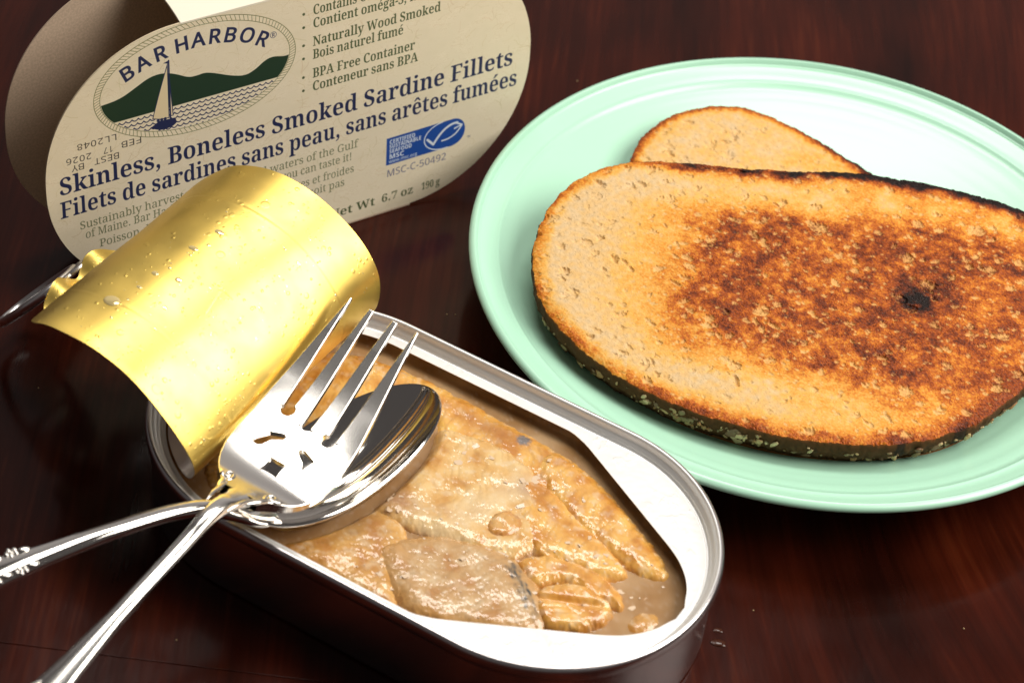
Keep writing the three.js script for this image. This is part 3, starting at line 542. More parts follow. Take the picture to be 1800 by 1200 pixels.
{
  // loose flakes of fish on top
  const gs = [];
  for (let k = 0; k < 75; k++) {
    const near = rnd() < 0.7, x = near ? lerp(-20, 62, rnd()) : lerp(-40, 66, rnd()), z = lerp(-30, 32, rnd()); if (Math.abs(z - HOLEZ) > lidHalf(x) - 2 || (x < 0 && z > -20 && rnd() < 0.7)) continue;
    const s = 0.22 + 0.75 * rnd() ** 3, q = new THREE.BoxGeometry(2 * s, 0.22 * s + 0.08, 1.2 * s, 2, 1, 2), p = q.attributes.position;
    for (let i = 0; i < p.count; i++) { const a = p.getX(i), b = p.getY(i), c = p.getZ(i); p.setXYZ(i, a * (1 + 0.5 * n3(a * 2 + k, b, c * 2)), b + 0.25 * s * n3(a * 1.5, k, c * 1.5), c * (1 + 0.5 * n3(a * 2, b + k, c * 2))); }
    q.rotateY(rnd() * 6.3); q.rotateX((rnd() - 0.5) * 0.5);
    gs.push([q, x, z]);
  }
  for (const [cx, cz, r, n] of [[19, -18, 3, 7], [-4, 9, 6, 7], [26, 8, 4, 5], [3, -12, 8, 4], [45, -8, 6, 4], [42, 24, 5, 3], [8, 30, 5, 3], [58, 2, 5, 3]]) for (let k = 0; k < n; k++) {
    const s = 0.3 + 0.8 * rnd() ** 2, q = new THREE.BoxGeometry(2 * s, 0.10, 1.3 * s, 3, 1, 3), p = q.attributes.position, o = rnd() * 50;
    for (let i = 0; i < p.count; i++) { const a = p.getX(i), b = p.getY(i), c = p.getZ(i), w = 1 + 0.6 * n3(a + o, 0, c); p.setXYZ(i, a * w, b + 0.2 * s * n3(a + o, 3, c), c * w); }
    q.rotateY(rnd() * 6.3); gs.push([q, cx + r * (rnd() + rnd() - 1), cz + r * (rnd() + rnd() - 1)]);
  }
  const ray = new THREE.Raycaster(), tops = []; scene.updateMatrixWorld(true);
  scene.traverse((o) => { if (o.isMesh && (o.name === 'flesh')) tops.push(o); });
  const out = [];
  for (const [q, x, z] of gs) {
    const w = V((CAN.x + x * CC + z * CS) * MM, 0.05, (CAN.z - x * CS + z * CC) * MM); ray.set(w, V(0, -1, 0));
    const hit = ray.intersectObjects(tops, false)[0]; const y = Math.max(hit ? hit.point.y * 1000 : 0, 18.35);
    q.translate(x, y + 0.05, z); q.scale(MM, MM, MM); out.push(q);
  }
  const m = mesh('fish_flakes', mergeGeometries(out), new THREE.MeshPhysicalMaterial({ color: new THREE.Color().setRGB(0.72, 0.53, 0.35), roughness: 0.4, clearcoat: 0.6, clearcoatRoughness: 0.15 }), scene);
  canFrame(m); m.userData = { label: 'pale crumbs and flakes of fish scattered over the sardines', category: 'fish flakes', kind: 'stuff' };
}

// ───────── fork ─────────
{
  const g = canFrame(thing('fork', 'silver dinner fork with pierced head, lying across the can on the spoon', 'fork'), [-29, 25, 45]);
  const O = [-29, 25, 45];
  const path = [[-30, 43.5, -23], [-29.8, 38.6, -10], [-29.4, 34.6, 2], [-29, 32.0, 13], [-28.9, 30.9, 22], [-28.9, 30.3, 31.5], [-28.9, 32.8, 40], [-28.9, 35.5, 46], [-28.9, 36, 51], [-29, 34.9, 58], [-29.2, 33.7, 68], [-29.4, 32.6, 80], [-29.8, 30.6, 97], [-30.5, 27, 125], [-31.2, 22, 170]].map((p) => p.map((q, i) => q - O[i] + [1.65, 3, 2.4][i]));
  const curve = new THREE.CatmullRomCurve3(path.map((p) => V(...p)), false, 'centripetal'); curve.arcLengthDivisions = 600; const len = curve.getLength();
  const cache = new Map();
  const frame = (a) => { const k = Math.round(a * 200); if (!cache.has(k)) { const u = clamp(k / 200 / len, 0, 1), p = curve.getPointAt(u), t = curve.getTangentAt(u); const s = V(1, 0, 0).addScaledVector(t, -t.x).normalize(); const up = t.clone().cross(s).normalize(); if (up.y < 0) up.negate(); cache.set(k, [p, s, up]); } return cache.get(k); };
  const map = (b, y, a) => { const [p, s, up] = frame(a), yy = y - (0.0035 * b * b + 0.075 * b) * smooth(26, 44, a) * smooth(66, 54, a) - 0.075 * b * smooth(44, 26, a); return [p.x + s.x * b + up.x * yy, p.y + s.y * b + up.y * yy, p.z + s.z * b + up.z * yy]; };
  const HW = [[-2, 9.6], [0, 9.7], [20, 12.0], [34, 13.6], [44, 14.2], [50, 13.8], [54, 12.6], [57.5, 10.8], [60.5, 8.5], [63, 6.2], [65.5, 4.3], [68.5, 3.1], [72, 2.6]];
  const wide = (a) => smoothTable(HW, a);
  const E3 = [[0, 0], [0, 0], [0, 0]];
  const slot = (b, a) => {
    let v = -9;
    // three slots between four tines: centre and half width along a
    const S = [[-7.0, 33.6, 1], [-0.1, 36.4, 0], [6.9, 36.4, 1]];
    S.forEach(([bc, end, key], k) => {
      const cc = bc * (1 - 0.04 * (1 - a / 36)), hw = lerp(2.75, 1.25, clamp(a / end, 0, 1) ** 0.85);
      let q = a < end ? hw - Math.abs(b - cc) : -(a - end) + hw - Math.abs(b - cc) * 0.6;
      q = Math.min(q, end + 0.9 - a + (key ? 0 : -Math.abs(b - cc) * 0.4));
      v = Math.max(v, q);
      if (key) v = Math.max(v, 1.75 - Math.hypot(b - cc + (k === 0 ? 0.5 : -0.5) * -1, a - end - 0.6));
    });
    const cap = (x0, a0, x1, a1, r0, r1) => { const ex = x1 - x0, ea = a1 - a0, t = clamp(((b - x0) * ex + (a - a0) * ea) / (ex * ex + ea * ea), 0, 1); return lerp(r0, r1, t) - Math.hypot(b - x0 - ex * t, a - a0 - ea * t); };
    v = Math.max(v, cap(-7.3, 45.4, -6, 43.2, 1.7, 1.4), cap(-6, 43.2, -3.3, 41.8, 1.4, 1.05));
    v = Math.max(v, cap(7.5, 46.8, 6.0, 44.5, 1.7, 1.4), cap(6.0, 44.5, 3.3, 43.1, 1.4, 1.05));
    const du = (b - 0.2 + a - 50.4) * 0.7071, dv = (b - 0.2 - a + 50.4) * 0.7071; v = Math.max(v, 0.62 * (3.5 - (Math.abs(du) ** 0.82 + Math.abs(dv) ** 0.82 + 1e-6) ** (1 / 0.82)), 1.25 - Math.hypot(b - 0.2, a - 50.4));
    return v;
  };
  const tip = (b, a) => a - 0.5 - 0.0 * b - Math.max(0, 1.2 - a) * 0.3;
  const f = (b, a) => Math.min(wide(a) - Math.abs(b), -slot(b, a), tip(b, a) + (b < -5 ? 0.6 : b > 5 ? 0.2 : 0), 80 - a);
  const th = (a) => table1([[0, 0.6], [10, 0.8], [36, 0.85], [50, 0.8], [58, 1.05], [64, 1.5]], a);
  const rim = (b, a) => Math.max(0, Math.min(f(b, a), 9)); const hole = (b, a) => (-slot(b, a) < Math.min(wide(a) - Math.abs(b), 2) && a > 38 ? 1 : 0);
  const bev = (d) => { const e = 0.26, q = clamp(1 - d / e, 0, 1); return 0.26 * (1 - Math.sqrt(Math.max(0, 1 - q * q * 0.8))); };
  const top = (b, a) => th(a) - bev(rim(b, a) + hole(b, a)), bot = (b, a) => -th(a) + bev(rim(b, a) + hole(b, a));
  const mk = (x0, x1, z0, z1, cut, c = 0.11) => fieldSolid({ x0, x1, z0, z1, c, f, top, bot, map, cut });
  const SPL = 30;
  mesh('fork_head', mk(-15.2, 15.2, SPL - 1, 66, (b, a) => Math.min(a - SPL, 64.5 - a)), steel, g);
  const cuts = [[-15, -7], [-7, -0.1], [-0.1, 6.9], [6.9, 15]];
  for (const [l, r] of cuts) { const m = mesh('tine', mk(l - 0.2, r + 0.2, -1, SPL + 0.6, (b, a) => Math.min(SPL + 0.02 - a, b - l + 0.3, r + 0.3 - b)), steel, g); m.name = numbered('tine'); }
  // handle
  const us = []; for (let a = 62; a <= len - 0.5; a += 3) us.push(frame(a)[0].toArray());
  const L = len - 62;
  mesh('handle', sweep(us, (u) => { const a = 62 + u * L; return [table1([[62, 5.4], [64, 4.2], [67, 2.9], [72, 2.4], [82, 2.05], [100, 2.0], [112, 2.1], [128, 3.2], [150, 5.5], [len - 12, 8], [len - 5, 7], [len - 2, 5], [len - 0.5, 1]], a), table1([[62, 1.5], [66, 1.7], [72, 2.0], [80, 1.85], [110, 1.55], [140, 1.5]], a), 2.3]; }, { n: 140, m: 32 }), steel, g);
  // scrolls at the neck and where the handle widens
  const curl = (b, a, y, r, turn, n = 1) => { const pts = []; for (let i = 0; i <= 22; i++) { const t = i / 22, R = r * (1 - 0.75 * t), ang = turn + n * t * 6.6; const q = map(b + R * Math.cos(ang), y + 0.25 * t, a + 1.35 * R * Math.sin(ang)); pts.push(V(q[0] * MM, q[1] * MM, q[2] * MM)); } return new THREE.TubeGeometry(new THREE.CatmullRomCurve3(pts), 40, 0.55 * MM, 8); };
  const leaf = (b0, a0, b1, a1, y, w) => { const pts = []; for (let i = 0; i <= 8; i++) { const t = i / 8; const q = map(lerp(b0, b1, t), y + 0.5 * Math.sin(Math.PI * t), lerp(a0, a1, t)); pts.push(q); } return sweep(pts, (u) => [w * Math.sin(Math.PI * clamp(u, 0.04, 0.96)) ** 0.7, 0.75 * w * Math.sin(Math.PI * clamp(u, 0.04, 0.96)) ** 0.7, 2], { n: 20, m: 12 }); };
  const orn = [];
  for (const s of [-1, 1]) { orn.push(curl(s * 6.2, 60.3, 1.0, 1.5, s > 0 ? 2.2 : 0.9, s), leaf(s * 6.8, 60.5, s * 3.4, 69, 0.9, 0.85), leaf(s * 4.8, 62, s * 2.9, 74, 1.2, 0.6), leaf(s * 9.2, 58.6, s * 6.2, 62.2, 0.7, 0.75)); }
  for (const q of orn) q.deleteAttribute('uv');
  mesh('scroll', mergeGeometries(orn), steel, g);
  const orn2 = []; for (const s of [-1, 1]) for (let k = 0; k < 3; k++) { const q = leaf(s * (2.4 + 0.3 * k), 133 + 5 * k, s * (3.4 + 0.6 * k), 140 + 5 * k, 1.2, 0.8); q.deleteAttribute('uv'); orn2.push(q); }
  mesh('scroll', mergeGeometries(orn2), steel, g).name = numbered('scroll') === 'scroll' ? 'scroll_001' : 'scroll_001';
}

// ───────── spoon ─────────
{
  const O = [-27, 25, 40], g = canFrame(thing('spoon', 'silver spoon lying in the can under the fork, bowl up', 'spoon'), [-25.9, 27, 41.6]); const steel = spoonSteel;
  const tip = V(-15.0, 26.0, -23), heel = V(-26.4, 24.4, 36.2), L = tip.distanceTo(heel), ax = heel.clone().sub(tip).normalize(), side = V(1, 0, 0).addScaledVector(ax, -ax.x).normalize();
  side.applyAxisAngle(ax, 0.03); const up = ax.clone().cross(side).normalize(); if (up.y < 0) up.negate();
  const W = (t) => { const k = clamp(t, 0, 1); return 13.2 * Math.sqrt(Math.max(0, 1 - Math.abs((k - 0.56) / (k < 0.56 ? 0.56 : 0.44)) ** 2.15)); };
  const D = (t) => 12.2 * Math.sin(Math.PI * clamp(t, 0, 1) ** 0.95) ** 0.75;
  const P = (u, v, off) => {
    const t = 0.5 - 0.5 * Math.cos(Math.PI * u), w = W(t), q = Math.sin((v - 0.5) * Math.PI), a = t * L;
    const dep = D(t) * (1 - Math.abs(q) ** 2), arch = 1.2 * (1 - t) ** 2 + 0.9 * Math.max(0, t - 0.75) * 4 * (t - 0.75) * 4;
    const p = tip.clone().addScaledVector(ax, a - (off > 0 ? 0 : 0)).addScaledVector(side, q * (w + off * 0.25)).addScaledVector(up, -dep + arch - off);
    return [p.x - O[0], p.y - O[1], p.z - O[2]];
  };
  const nu = 110, nv = 70;
  const inner = gridSurface(nu, nv, (u, v) => P(u, v, 0)), outer = gridSurface(nu, nv, (u, v) => P(u, v, 1.15), { flip: true });
  // rounded lip between the two skins
  const lips = []; for (const e of [0, 1]) lips.push(gridSurface(nu, 6, (u, k) => { const A = V(...P(u, e, 0)), B = V(...P(u, e, 1.15)), o = side.clone().multiplyScalar((e ? 1 : -1)); const p = A.lerp(B, k); const t = 0.5 - 0.5 * Math.cos(Math.PI * u); const along = (t - 0.5) * 2; o.multiplyScalar(Math.sqrt(Math.max(0, 1 - Math.abs(along) ** 3))).addScaledVector(ax, along ** 3); p.addScaledVector(o, 0.45 * Math.sin(Math.PI * k)); return [p.x, p.y, p.z]; }, { flip: e === 0 }));
  mesh('bowl', mergeGeometries([inner, outer, ...lips]), steel, g);
  const hp = [[-25, 23.6, 31.5], [-26.9, 25.0, 36.4], [-29.8, 27.9, 40.4], [-33.4, 30.2, 44.2], [-38.4, 32.4, 52.4], [-44.8, 34.2, 66], [-51.1, 34.2, 78], [-57.5, 33.9, 90.2], [-66, 32.6, 107], [-76, 30, 126]];
  const HL = 112, sd = V(0.9, 0, 0.43).normalize();
  const path = hp.map((p) => p.map((q, i) => q - O[i]));
  mesh('handle', sweep(path, (u) => { const a = u * HL; return [table1([[0, 4.6], [4, 4.2], [8, 2.9], [14, 2.3], [26, 2.1], [45, 2.2], [60, 2.9], [72, 4.0], [90, 6.5], [101, 7.4], [107, 6.4], [110, 4.4], [112, 0.8]], a), table1([[0, 0.8], [6, 1.5], [14, 1.85], [30, 1.7], [60, 1.5], [90, 1.4]], a), 2.3]; }, { n: 150, m: 32, side: sd }), steel, g);
  // raised blossoms along both edges of the handle where it leaves the picture
  const cv = new THREE.CatmullRomCurve3(path.map((p) => V(...p)), false, 'centripetal'), orn = [];
  const at = (a, b, h) => { const u = a / cv.getLength(), p = cv.getPointAt(u), t = cv.getTangentAt(u), s = sd.clone().addScaledVector(t, -sd.dot(t)).normalize(), n = s.clone().cross(t).normalize(); if (n.y < 0) n.negate(); return p.addScaledVector(s, b).addScaledVector(n, h); };
  const bead = (a, b, r, st = 1) => { const q = new THREE.SphereGeometry(r, 12, 10); q.scale(1, 0.8, 1); q.scale(1, 1, st); q.rotateY(-0.48); const p = at(a, b, 1.2); q.translate(p.x, p.y, p.z); q.scale(MM, MM, MM); q.deleteAttribute('uv'); orn.push(q); };
  for (const s of [-1, 1]) for (let k = 0; k < 4; k++) { const a = 65 + k * 6.5, b = s * (2.6 + 0.28 * k); bead(a - 2.6, b * 0.95, 0.8, 2.2); for (let j = 0; j < 5; j++) { const t = j / 5 * 6.28; bead(a + 1.15 * Math.cos(t), b + s * 0.3 + 0.9 * Math.sin(t), 0.62); } bead(a, b + s * 0.3, 0.5); }
  mesh('blossom_relief', mergeGeometries(orn), steel, g);
}

// ───────── printed cardboard sleeve ─────────
{
  const g = thing('cardboard_sleeve', 'empty cream cardboard sleeve with printed front, standing behind the can', 'packaging');
  g.position.set(-62.5 * MM, 0, -30.97 * MM); g.rotation.y = 0.62875;
  const LN = 0.0675, BW = 146.3, BH = 80.2, R = 38.7, DEP = 25.9;
  const outline = (grow = 0) => {
    const s = new THREE.Shape(), a = BW / 2 + grow, r = R + grow, h = BH + grow, b = -grow;
    // flat bottom flap a little proud between the two lower notches
    s.moveTo(-34.5, b); s.lineTo(35.5, b); s.lineTo(35.8, b + 0.9);
    const N = 40; const arc = (cx, cy, a0, a1) => { for (let i = 0; i <= N; i++) { const t = lerp(a0, a1, i / N); s.lineTo(cx + r * Math.cos(t), cy + r * Math.sin(t)); } };
    arc(a - r, b + r + 0.4, -Math.PI / 2 + 0.03, 0); arc(a - r, h - r, 0, Math.PI / 2); arc(-a + r, h - r, Math.PI / 2, Math.PI); arc(-a + r, b + r + 0.4, Math.PI, Math.PI * 1.5 - 0.03); s.lineTo(-34.8, b + 0.9); s.closePath(); return s;
  };
  const S = 14, CW = 2048, CH = 1122;
  const X = (u) => (u + 73.15) * S, Y = (v) => (BH - v) * S;
  const print = canvas(CW, CH, (c) => {
    const im = c.createImageData(CW, CH); for (let y = 0; y < CH; y++) for (let x = 0; x < CW; x++) { const m = fbm(x * 0.006, y * 0.008, 3), v = fbm(x * 0.03 + 8 * fbm(x * 0.01, y * 0.01, 2), y * 0.05, 3), k = (y * CW + x) * 4, w = smooth(0.1, 0.02, Math.abs(v)) * smooth(0, 0.4, m + 0.2); im.data[k] = 238 + 6 * m - 13 * w; im.data[k + 1] = 225 + 6 * m - 16 * w; im.data[k + 2] = 197 + 8 * m - 22 * w; im.data[k + 3] = 255; }
    c.putImageData(im, 0, 0);
    c.lineCap = 'round';
    for (let i = 0; i < 700; i++) { let x = rnd() * CW, y = rnd() * CH, a = rnd() * 6.3; c.strokeStyle = `rgba(${150 + 40 * rnd()},${120 + 40 * rnd()},70,${0.10 + 0.16 * rnd()})`; c.lineWidth = 1 + 1.6 * rnd(); c.beginPath(); c.moveTo(x, y); for (let k = 0; k < 6; k++) { a += (rnd() - 0.5) * 1.3; x += Math.cos(a) * 9; y += Math.sin(a) * 9; c.lineTo(x, y); } c.stroke(); }
    const line = (t, u0, v, u1, size, font, col, dx = 0) => { c.save(); c.font = `${font.includes('bold') ? 'bold ' : ''}${size * S}px ${font.replace('bold ', '')}`; c.fillStyle = col; const w = c.measureText(t).width, k = u1 === null ? 1 : (u1 - u0) * S / w; c.translate(X(u0), Y(v)); c.scale(k, 1); c.fillText(t, 0, 0); c.restore(); };
    const navy = '#1d2650', green = '#4d5a37', faint = '#6d7450';
    line('Skinless, Boneless Smoked Sardine Fillets', -69.6, 37.9, 67.6, 7.5, 'bold serif', navy);
    line('Filets de sardines sans peau, sans arêtes fumées', -69.8, 30.5, 69.4, 7.3, 'bold serif', navy);
    line('Sustainably harvested from the cold waters of the Gulf', -64.6, 25.3, 18.2, 3.55, 'serif', faint);
    line('of Maine. Bar Harbor', -63.2, 22.0, -33.6, 3.55, 'serif', faint); line('you can taste it!', -5.6, 21.6, 16.5, 3.55, 'serif', faint);
    line('Poisson du golfe', -59.4, 17.9, -34.5, 3.55, 'serif', faint); line('pures et froides', -4.6, 17.3, 17.2, 3.55, 'serif', faint);
    line('soit pas', 3.2, 13.6, 14.3, 3.55, 'serif', faint);
    line('Net Wt', 9.6, 3.6, 24.2, 3.9, 'bold serif', green); line('6.7 oz', 26.2, 3.6, 36.6, 3.7, 'bold serif', green); line('190 g', 39.2, 3.7, 45.3, 3.5, 'bold serif', green);
    const B = [['Contains Omega-3, naturally', 72.0, 46.5], ['Contient oméga-3, naturels', 67.9, 46.5], ['Naturally Wood Smoked', 62.3, 43.1], ['Bois naturel fumé', 58.2, 31.6], ['BPA Free Container', 52.3, 35.4], ['Conteneur sans BPA', 48.1, 36.5]];
    for (const [t, v, u1] of B) { line(t, 3.9, v, u1, 4.15, 'bold serif', green); c.fillStyle = green; c.beginPath(); c.arc(X(1.2), Y(v + 0.9), 0.42 * S, 0, 7); c.fill(); }
    // round the sailing scene
    const el = (a, b, col, lw) => { c.strokeStyle = col; c.lineWidth = lw; c.beginPath(); c.ellipse(X(-30), Y(63), a * S, b * S, 0, 0, 7); c.stroke(); };
    c.save(); c.beginPath(); c.ellipse(X(-30), Y(63), 26.9 * S, 14.9 * S, 0, 0, 7); c.clip();
    c.fillStyle = '#173522'; c.beginPath(); c.moveTo(X(-60), Y(55.7)); c.lineTo(X(-60), Y(61.6));
    const hills = [[-57.6, 61.9], [-51.6, 62.3], [-46.7, 64.8], [-43.1, 66.6], [-39.5, 66.8], [-35.9, 65.5], [-32.4, 63.3], [-29.9, 63.1], [-27.5, 63.4], [-24.5, 62.3], [-20.2, 60.2], [-15.9, 58.9], [-12.7, 60.2], [-10.2, 62.1], [-7.7, 62.6], [-4.6, 61.6], [-2.3, 61.9], [0, 62.4]];
    for (let i = 0; i < hills.length - 1; i++) c.quadraticCurveTo(X(hills[i][0]), Y(hills[i][1]), X((hills[i][0] + hills[i + 1][0]) / 2), Y((hills[i][1] + hills[i + 1][1]) / 2));
    c.lineTo(X(0), Y(62.4)); c.lineTo(X(0), Y(55.7)); c.closePath(); c.fill();
    c.strokeStyle = navy; c.lineWidth = 0.30 * S;
    for (let r = 0; r < 6; r++) { const v = 54.7 - 1.35 * r, wd = [25.5, 24, 21.5, 18.5, 14.5, 9][r]; c.beginPath(); for (let u = -30 - wd; u < -30 + wd; u += 1.75) { c.moveTo(X(u), Y(v + 0.35)); c.quadraticCurveTo(X(u + 0.85), Y(v - 0.85), X(u + 1.75), Y(v + 0.35)); } c.stroke(); }
    c.restore();
    c.fillStyle = '#e6d3ab'; c.strokeStyle = navy; c.lineWidth = 0.22 * S;
    c.beginPath(); c.moveTo(X(-38.1), Y(68.9)); c.quadraticCurveTo(X(-41), Y(60), X(-42.7), Y(53.6)); c.quadraticCurveTo(X(-40.5), Y(52.6), X(-38.1), Y(52.6)); c.closePath(); c.fill(); c.stroke();
    c.beginPath(); c.moveTo(X(-37.6), Y(63.5)); c.lineTo(X(-36.9), Y(53)); c.lineTo(X(-37.7), Y(53)); c.closePath(); c.fill(); c.stroke();
    c.lineWidth = 0.42 * S; c.beginPath(); c.moveTo(X(-37.7), Y(51)); c.lineTo(X(-37.7), Y(70)); c.stroke(); c.fillStyle = navy; c.beginPath(); c.moveTo(X(-37.6), Y(70.1)); c.lineTo(X(-39.2), Y(69.6)); c.lineTo(X(-37.6), Y(69.1)); c.fill();
    c.beginPath(); c.moveTo(X(-43.4), Y(51)); c.quadraticCurveTo(X(-42), Y(51.6), X(-41), Y(52.3)); c.lineTo(X(-36.4), Y(52.1)); c.lineTo(X(-35.9), Y(50.6)); c.quadraticCurveTo(X(-37), Y(49.2), X(-40), Y(49.4)); c.quadraticCurveTo(X(-42), Y(49.8), X(-43.4), Y(51)); c.fill();
    for (const q of [-41.2, -40.2, -39.2]) { c.beginPath(); c.arc(X(q), Y(52.6), 0.45 * S, 0, 7); c.fill(); }
    const rope = '#7d7d52'; el(28.8, 16.8, rope, 2.6); el(27.1, 15.1, rope, 2.4);
    c.strokeStyle = rope; c.lineWidth = 2.2; for (let k = 0; k < 128; k++) { const t = k / 128 * 6.2832, t2 = t + 0.045; c.beginPath(); c.moveTo(X(-30 + 27.1 * Math.cos(t)), Y(63 + 15.1 * Math.sin(t))); c.lineTo(X(-30 + 28.8 * Math.cos(t2)), Y(63 + 16.8 * Math.sin(t2))); c.stroke(); }
    const word = [['B', -49.3, 69.5], ['A', -44.9, 71.4], ['R', -40.0, 72.8], ['H', -33.9, 73.7], ['A', -29.2, 73.9], ['R', -24.6, 73.6], ['B', -20.1, 72.7], ['O', -15.2, 71.2], ['R', -10.9, 68.9]];
    word.forEach(([t, u, v], i) => { const a = word[Math.max(0, i - 1)], b = word[Math.min(8, i + 1)], ang = Math.atan2(b[2] - a[2], b[1] - a[1]); c.save(); c.translate(X(u), Y(v)); c.rotate(-ang); c.font = `${6.2 * S}px sans-serif`; c.textAlign = 'center'; c.textBaseline = 'middle'; c.fillStyle = navy; c.strokeStyle = navy; c.lineWidth = 4; c.scale(1.02, 0.95); c.fillText(t, 0, 0); c.strokeText(t, 0, 0); c.restore(); });
    c.font = `${2.6 * S}px sans-serif`; c.fillStyle = navy; c.fillText('®', X(-8.8), Y(68.2));
    // blue certification mark
    c.fillStyle = '#1d4da0'; c.beginPath(); c.moveTo(X(27.4), Y(25.1)); c.lineTo(X(48.4), Y(25.2)); c.bezierCurveTo(X(54.4), Y(25.2), X(54.4), Y(16.0), X(48.0), Y(16.0)); c.lineTo(X(27.4), Y(16.0)); c.closePath(); c.fill();
    c.strokeStyle = '#dfe6ee'; c.lineWidth = 0.35 * S; c.beginPath(); c.ellipse(X(46.2), Y(20.6), 6.6 * S, 4.6 * S, 0, 1.4, 4.6); c.stroke();
    c.lineWidth = 0.75 * S; c.lineJoin = 'round'; c.beginPath(); c.moveTo(X(40.6), Y(20.6)); c.lineTo(X(42.6), Y(18.4)); c.bezierCurveTo(X(44.5), Y(21.5), X(47), Y(24), X(50.2), Y(23.6)); c.stroke(); c.lineWidth = 0.5 * S; c.beginPath(); c.moveTo(X(45.4), Y(18.8)); c.bezierCurveTo(X(48.5), Y(18.6), X(50.4), Y(20), X(51.8), Y(22.4)); c.lineTo(X(49.4), Y(21.8)); c.moveTo(X(51.8), Y(22.4)); c.lineTo(X(50.0), Y(23.4)); c.stroke();
    const w = '#dfe6ee'; line('CERTIFIED', 28.3, 23.0, 36.6, 1.85, 'bold sans-serif', w); line('SUSTAINABLE', 28.3, 21.4, 38.6, 1.85, 'bold sans-serif', w); line('SEAFOOD', 28.3, 19.8, 35.6, 1.85, 'bold sans-serif', w); line('MSC', 28.3, 17.9, 33.2, 2.2, 'bold sans-serif', w); line('www.msc.org', 28.3, 16.5, 37.4, 1.5, 'sans-serif', w);
    line('MSC-C-50492', 27.6, 11.9, 47.1, 3.3, 'sans-serif', '#6a6a86'); line('TM', 53.6, 17.2, 54.8, 0.9, 'sans-serif', navy);
    // date stamp, upside down
    const up = (t, u0, v, u1) => { c.save(); c.font = `${2.9 * S}px monospace`; c.fillStyle = '#3a3630'; const wd = c.measureText(t).width; c.translate(X(u0), Y(v)); c.rotate(Math.PI); c.scale((u0 - u1) * S / wd, 0.95); c.fillText(t, 0, 0); c.restore(); };
    up('BEST', -52.4, 46.3, -59.6); up('BY', -62.2, 46.1, -65.9); up('FEB', -45.8, 49.2, -51.9); up('17', -54.0, 48.9, -56.9); up('2026', -60.0, 48.6, -67.4); up('LL2048', -52.7, 52.2, -64.2);
  });
  const paper = new THREE.MeshStandardMaterial({ map: tex(print), roughness: 0.55 });
  const kraftT = dataTex(512, 512, (u, v) => { const s = fbm(u * 60, v * 60, 3), k = n2(u * 240, v * 240); const q = 1 + 0.10 * s + 0.06 * k; return [196 * q, 172 * q, 148 * q]; });
  const kraft = new THREE.MeshStandardMaterial({ map: kraftT, roughness: 0.85 }), cream = new THREE.MeshStandardMaterial({ color: 0xf4ecd8, roughness: 0.6 }), raw = new THREE.MeshStandardMaterial({ color: 0xd9c7a6, roughness: 0.85 });
  const panel = (name, mat, z) => { const q = new THREE.ExtrudeGeometry(outline(), { depth: 0.42, bevelEnabled: false, curveSegments: 30 }); const uv = q.attributes.uv; for (let i = 0; i < uv.count; i++) uv.setXY(i, uv.getX(i) / 60, uv.getY(i) / 60); q.translate(0, 0, -0.42); q.scale(MM, MM, MM); const m = mesh(name, q, mat, g); m.rotation.x = -LN; m.position.set(0, 0.3 * MM, z * MM); return m; };
  const front = panel('front_panel', raw, 0); front.userData.label = 'cream printed front panel';
  const fg = new THREE.ShapeGeometry(outline(-0.02), 30), uv = fg.attributes.uv, p = fg.attributes.position; for (let i = 0; i < p.count; i++) uv.setXY(i, (p.getX(i) + 73.15) / (CW / S), 1 - (BH - p.getY(i)) / (CH / S));
  fg.translate(0, 0, 0.035); fg.scale(MM, MM, MM); mesh('printed_label', fg, paper, front);
  const back = panel('back_panel', kraft, -DEP); back.userData.label = 'plain brown inside of the back panel';
  const yt = BH * Math.cos(LN), zt = -BH * Math.sin(LN);
  const flap = (name, y, z0, mat) => { const s = new THREE.Shape(); s.moveTo(-34, 0); s.quadraticCurveTo(-32.4, 13, -34, DEP); s.lineTo(35.4, DEP); s.quadraticCurveTo(33.6, 13, 35.4, 0); s.closePath(); const q = new THREE.ExtrudeGeometry(s, { depth: 0.42, bevelEnabled: true, bevelSize: 0.1, bevelThickness: 0.1, bevelSegments: 2, curveSegments: 14 }); q.rotateX(-Math.PI / 2); q.translate(0, y, z0); q.scale(MM, MM, MM); return mesh(name, q, mat, g); };
  flap('top_panel', yt - 0.05, zt, cream); flap('bottom_panel', 0.12, 0, kraft);
}

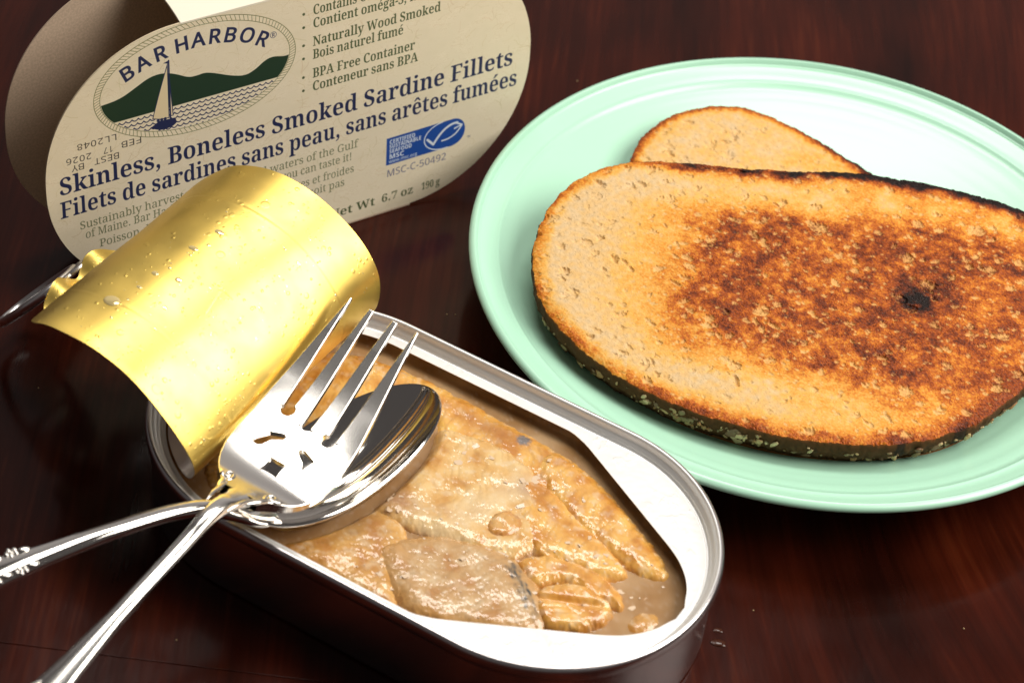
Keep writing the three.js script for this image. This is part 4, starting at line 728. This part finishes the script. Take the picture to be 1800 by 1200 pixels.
// ───────── crumbs and drops on the table ─────────
{
  const gs = [];
  for (let [x, z, r] of [[66.8, 86.2, 0.35], [118.9, 83.6, 0.4], [-18.5, -7.5, 0.4], [-16.2, -7.9, 0.35], [30, 92, 0.3], [-120, 40, 0.4], [150, 80, 0.3], [-70, 118, 0.35], [95, 110, 0.28], [40, 118, 0.25], [10, -120, 0.4], [24, 44, 0.3]]) { r *= 0.6; const q = new THREE.IcosahedronGeometry(r, 1), p = q.attributes.position; for (let i = 0; i < p.count; i++) { const w = 1 + 0.4 * n3(p.getX(i) * 3 + x, p.getY(i) * 3, p.getZ(i) * 3); p.setXYZ(i, p.getX(i) * w, p.getY(i) * w * 0.7, p.getZ(i) * w); } q.computeVertexNormals(); q.translate(x, r * 0.5, z); q.scale(MM, MM, MM); gs.push(q); }
  const m = mesh('crumbs', mergeGeometries(gs), new THREE.MeshStandardMaterial({ color: new THREE.Color().setRGB(0.35, 0.24, 0.12), roughness: 0.8 }), scene);
  m.userData = { label: 'tiny pale crumbs and dust specks scattered over the dark table', category: 'crumbs', kind: 'stuff' };
  const dropM = new THREE.MeshPhysicalMaterial({ color: new THREE.Color().setRGB(0.05, 0.016, 0.009), roughness: 0.06, ior: 1.4 });
  for (const [x, z, r, l] of [[58.2, 94.1, 1.3, 'smaller dark drop of liquid on the table, right of the can'], [58.4, 98.2, 2.0, 'larger dark drop of liquid on the table, nearer the camera']]) {
    const q = new THREE.SphereGeometry(1, 24, 8, 0, Math.PI * 2, 0, Math.PI / 2); const p = q.attributes.position; for (let i = 0; i < p.count; i++) { const w = 1 + 0.16 * n3(p.getX(i) + x, 0, p.getZ(i)); p.setXYZ(i, p.getX(i) * w * r, p.getY(i) * 0.28 * r, p.getZ(i) * w * r * 0.62); } q.computeVertexNormals(); q.scale(MM, MM, MM);
    const o = mesh('liquid_drop', q, dropM, scene); o.name = numbered('liquid_drop'); o.position.set(x * MM, 0, z * MM); o.userData = { label: l, category: 'drop', group: 'drops of liquid on the table' };
  }
}
renderer.render(scene, camera);
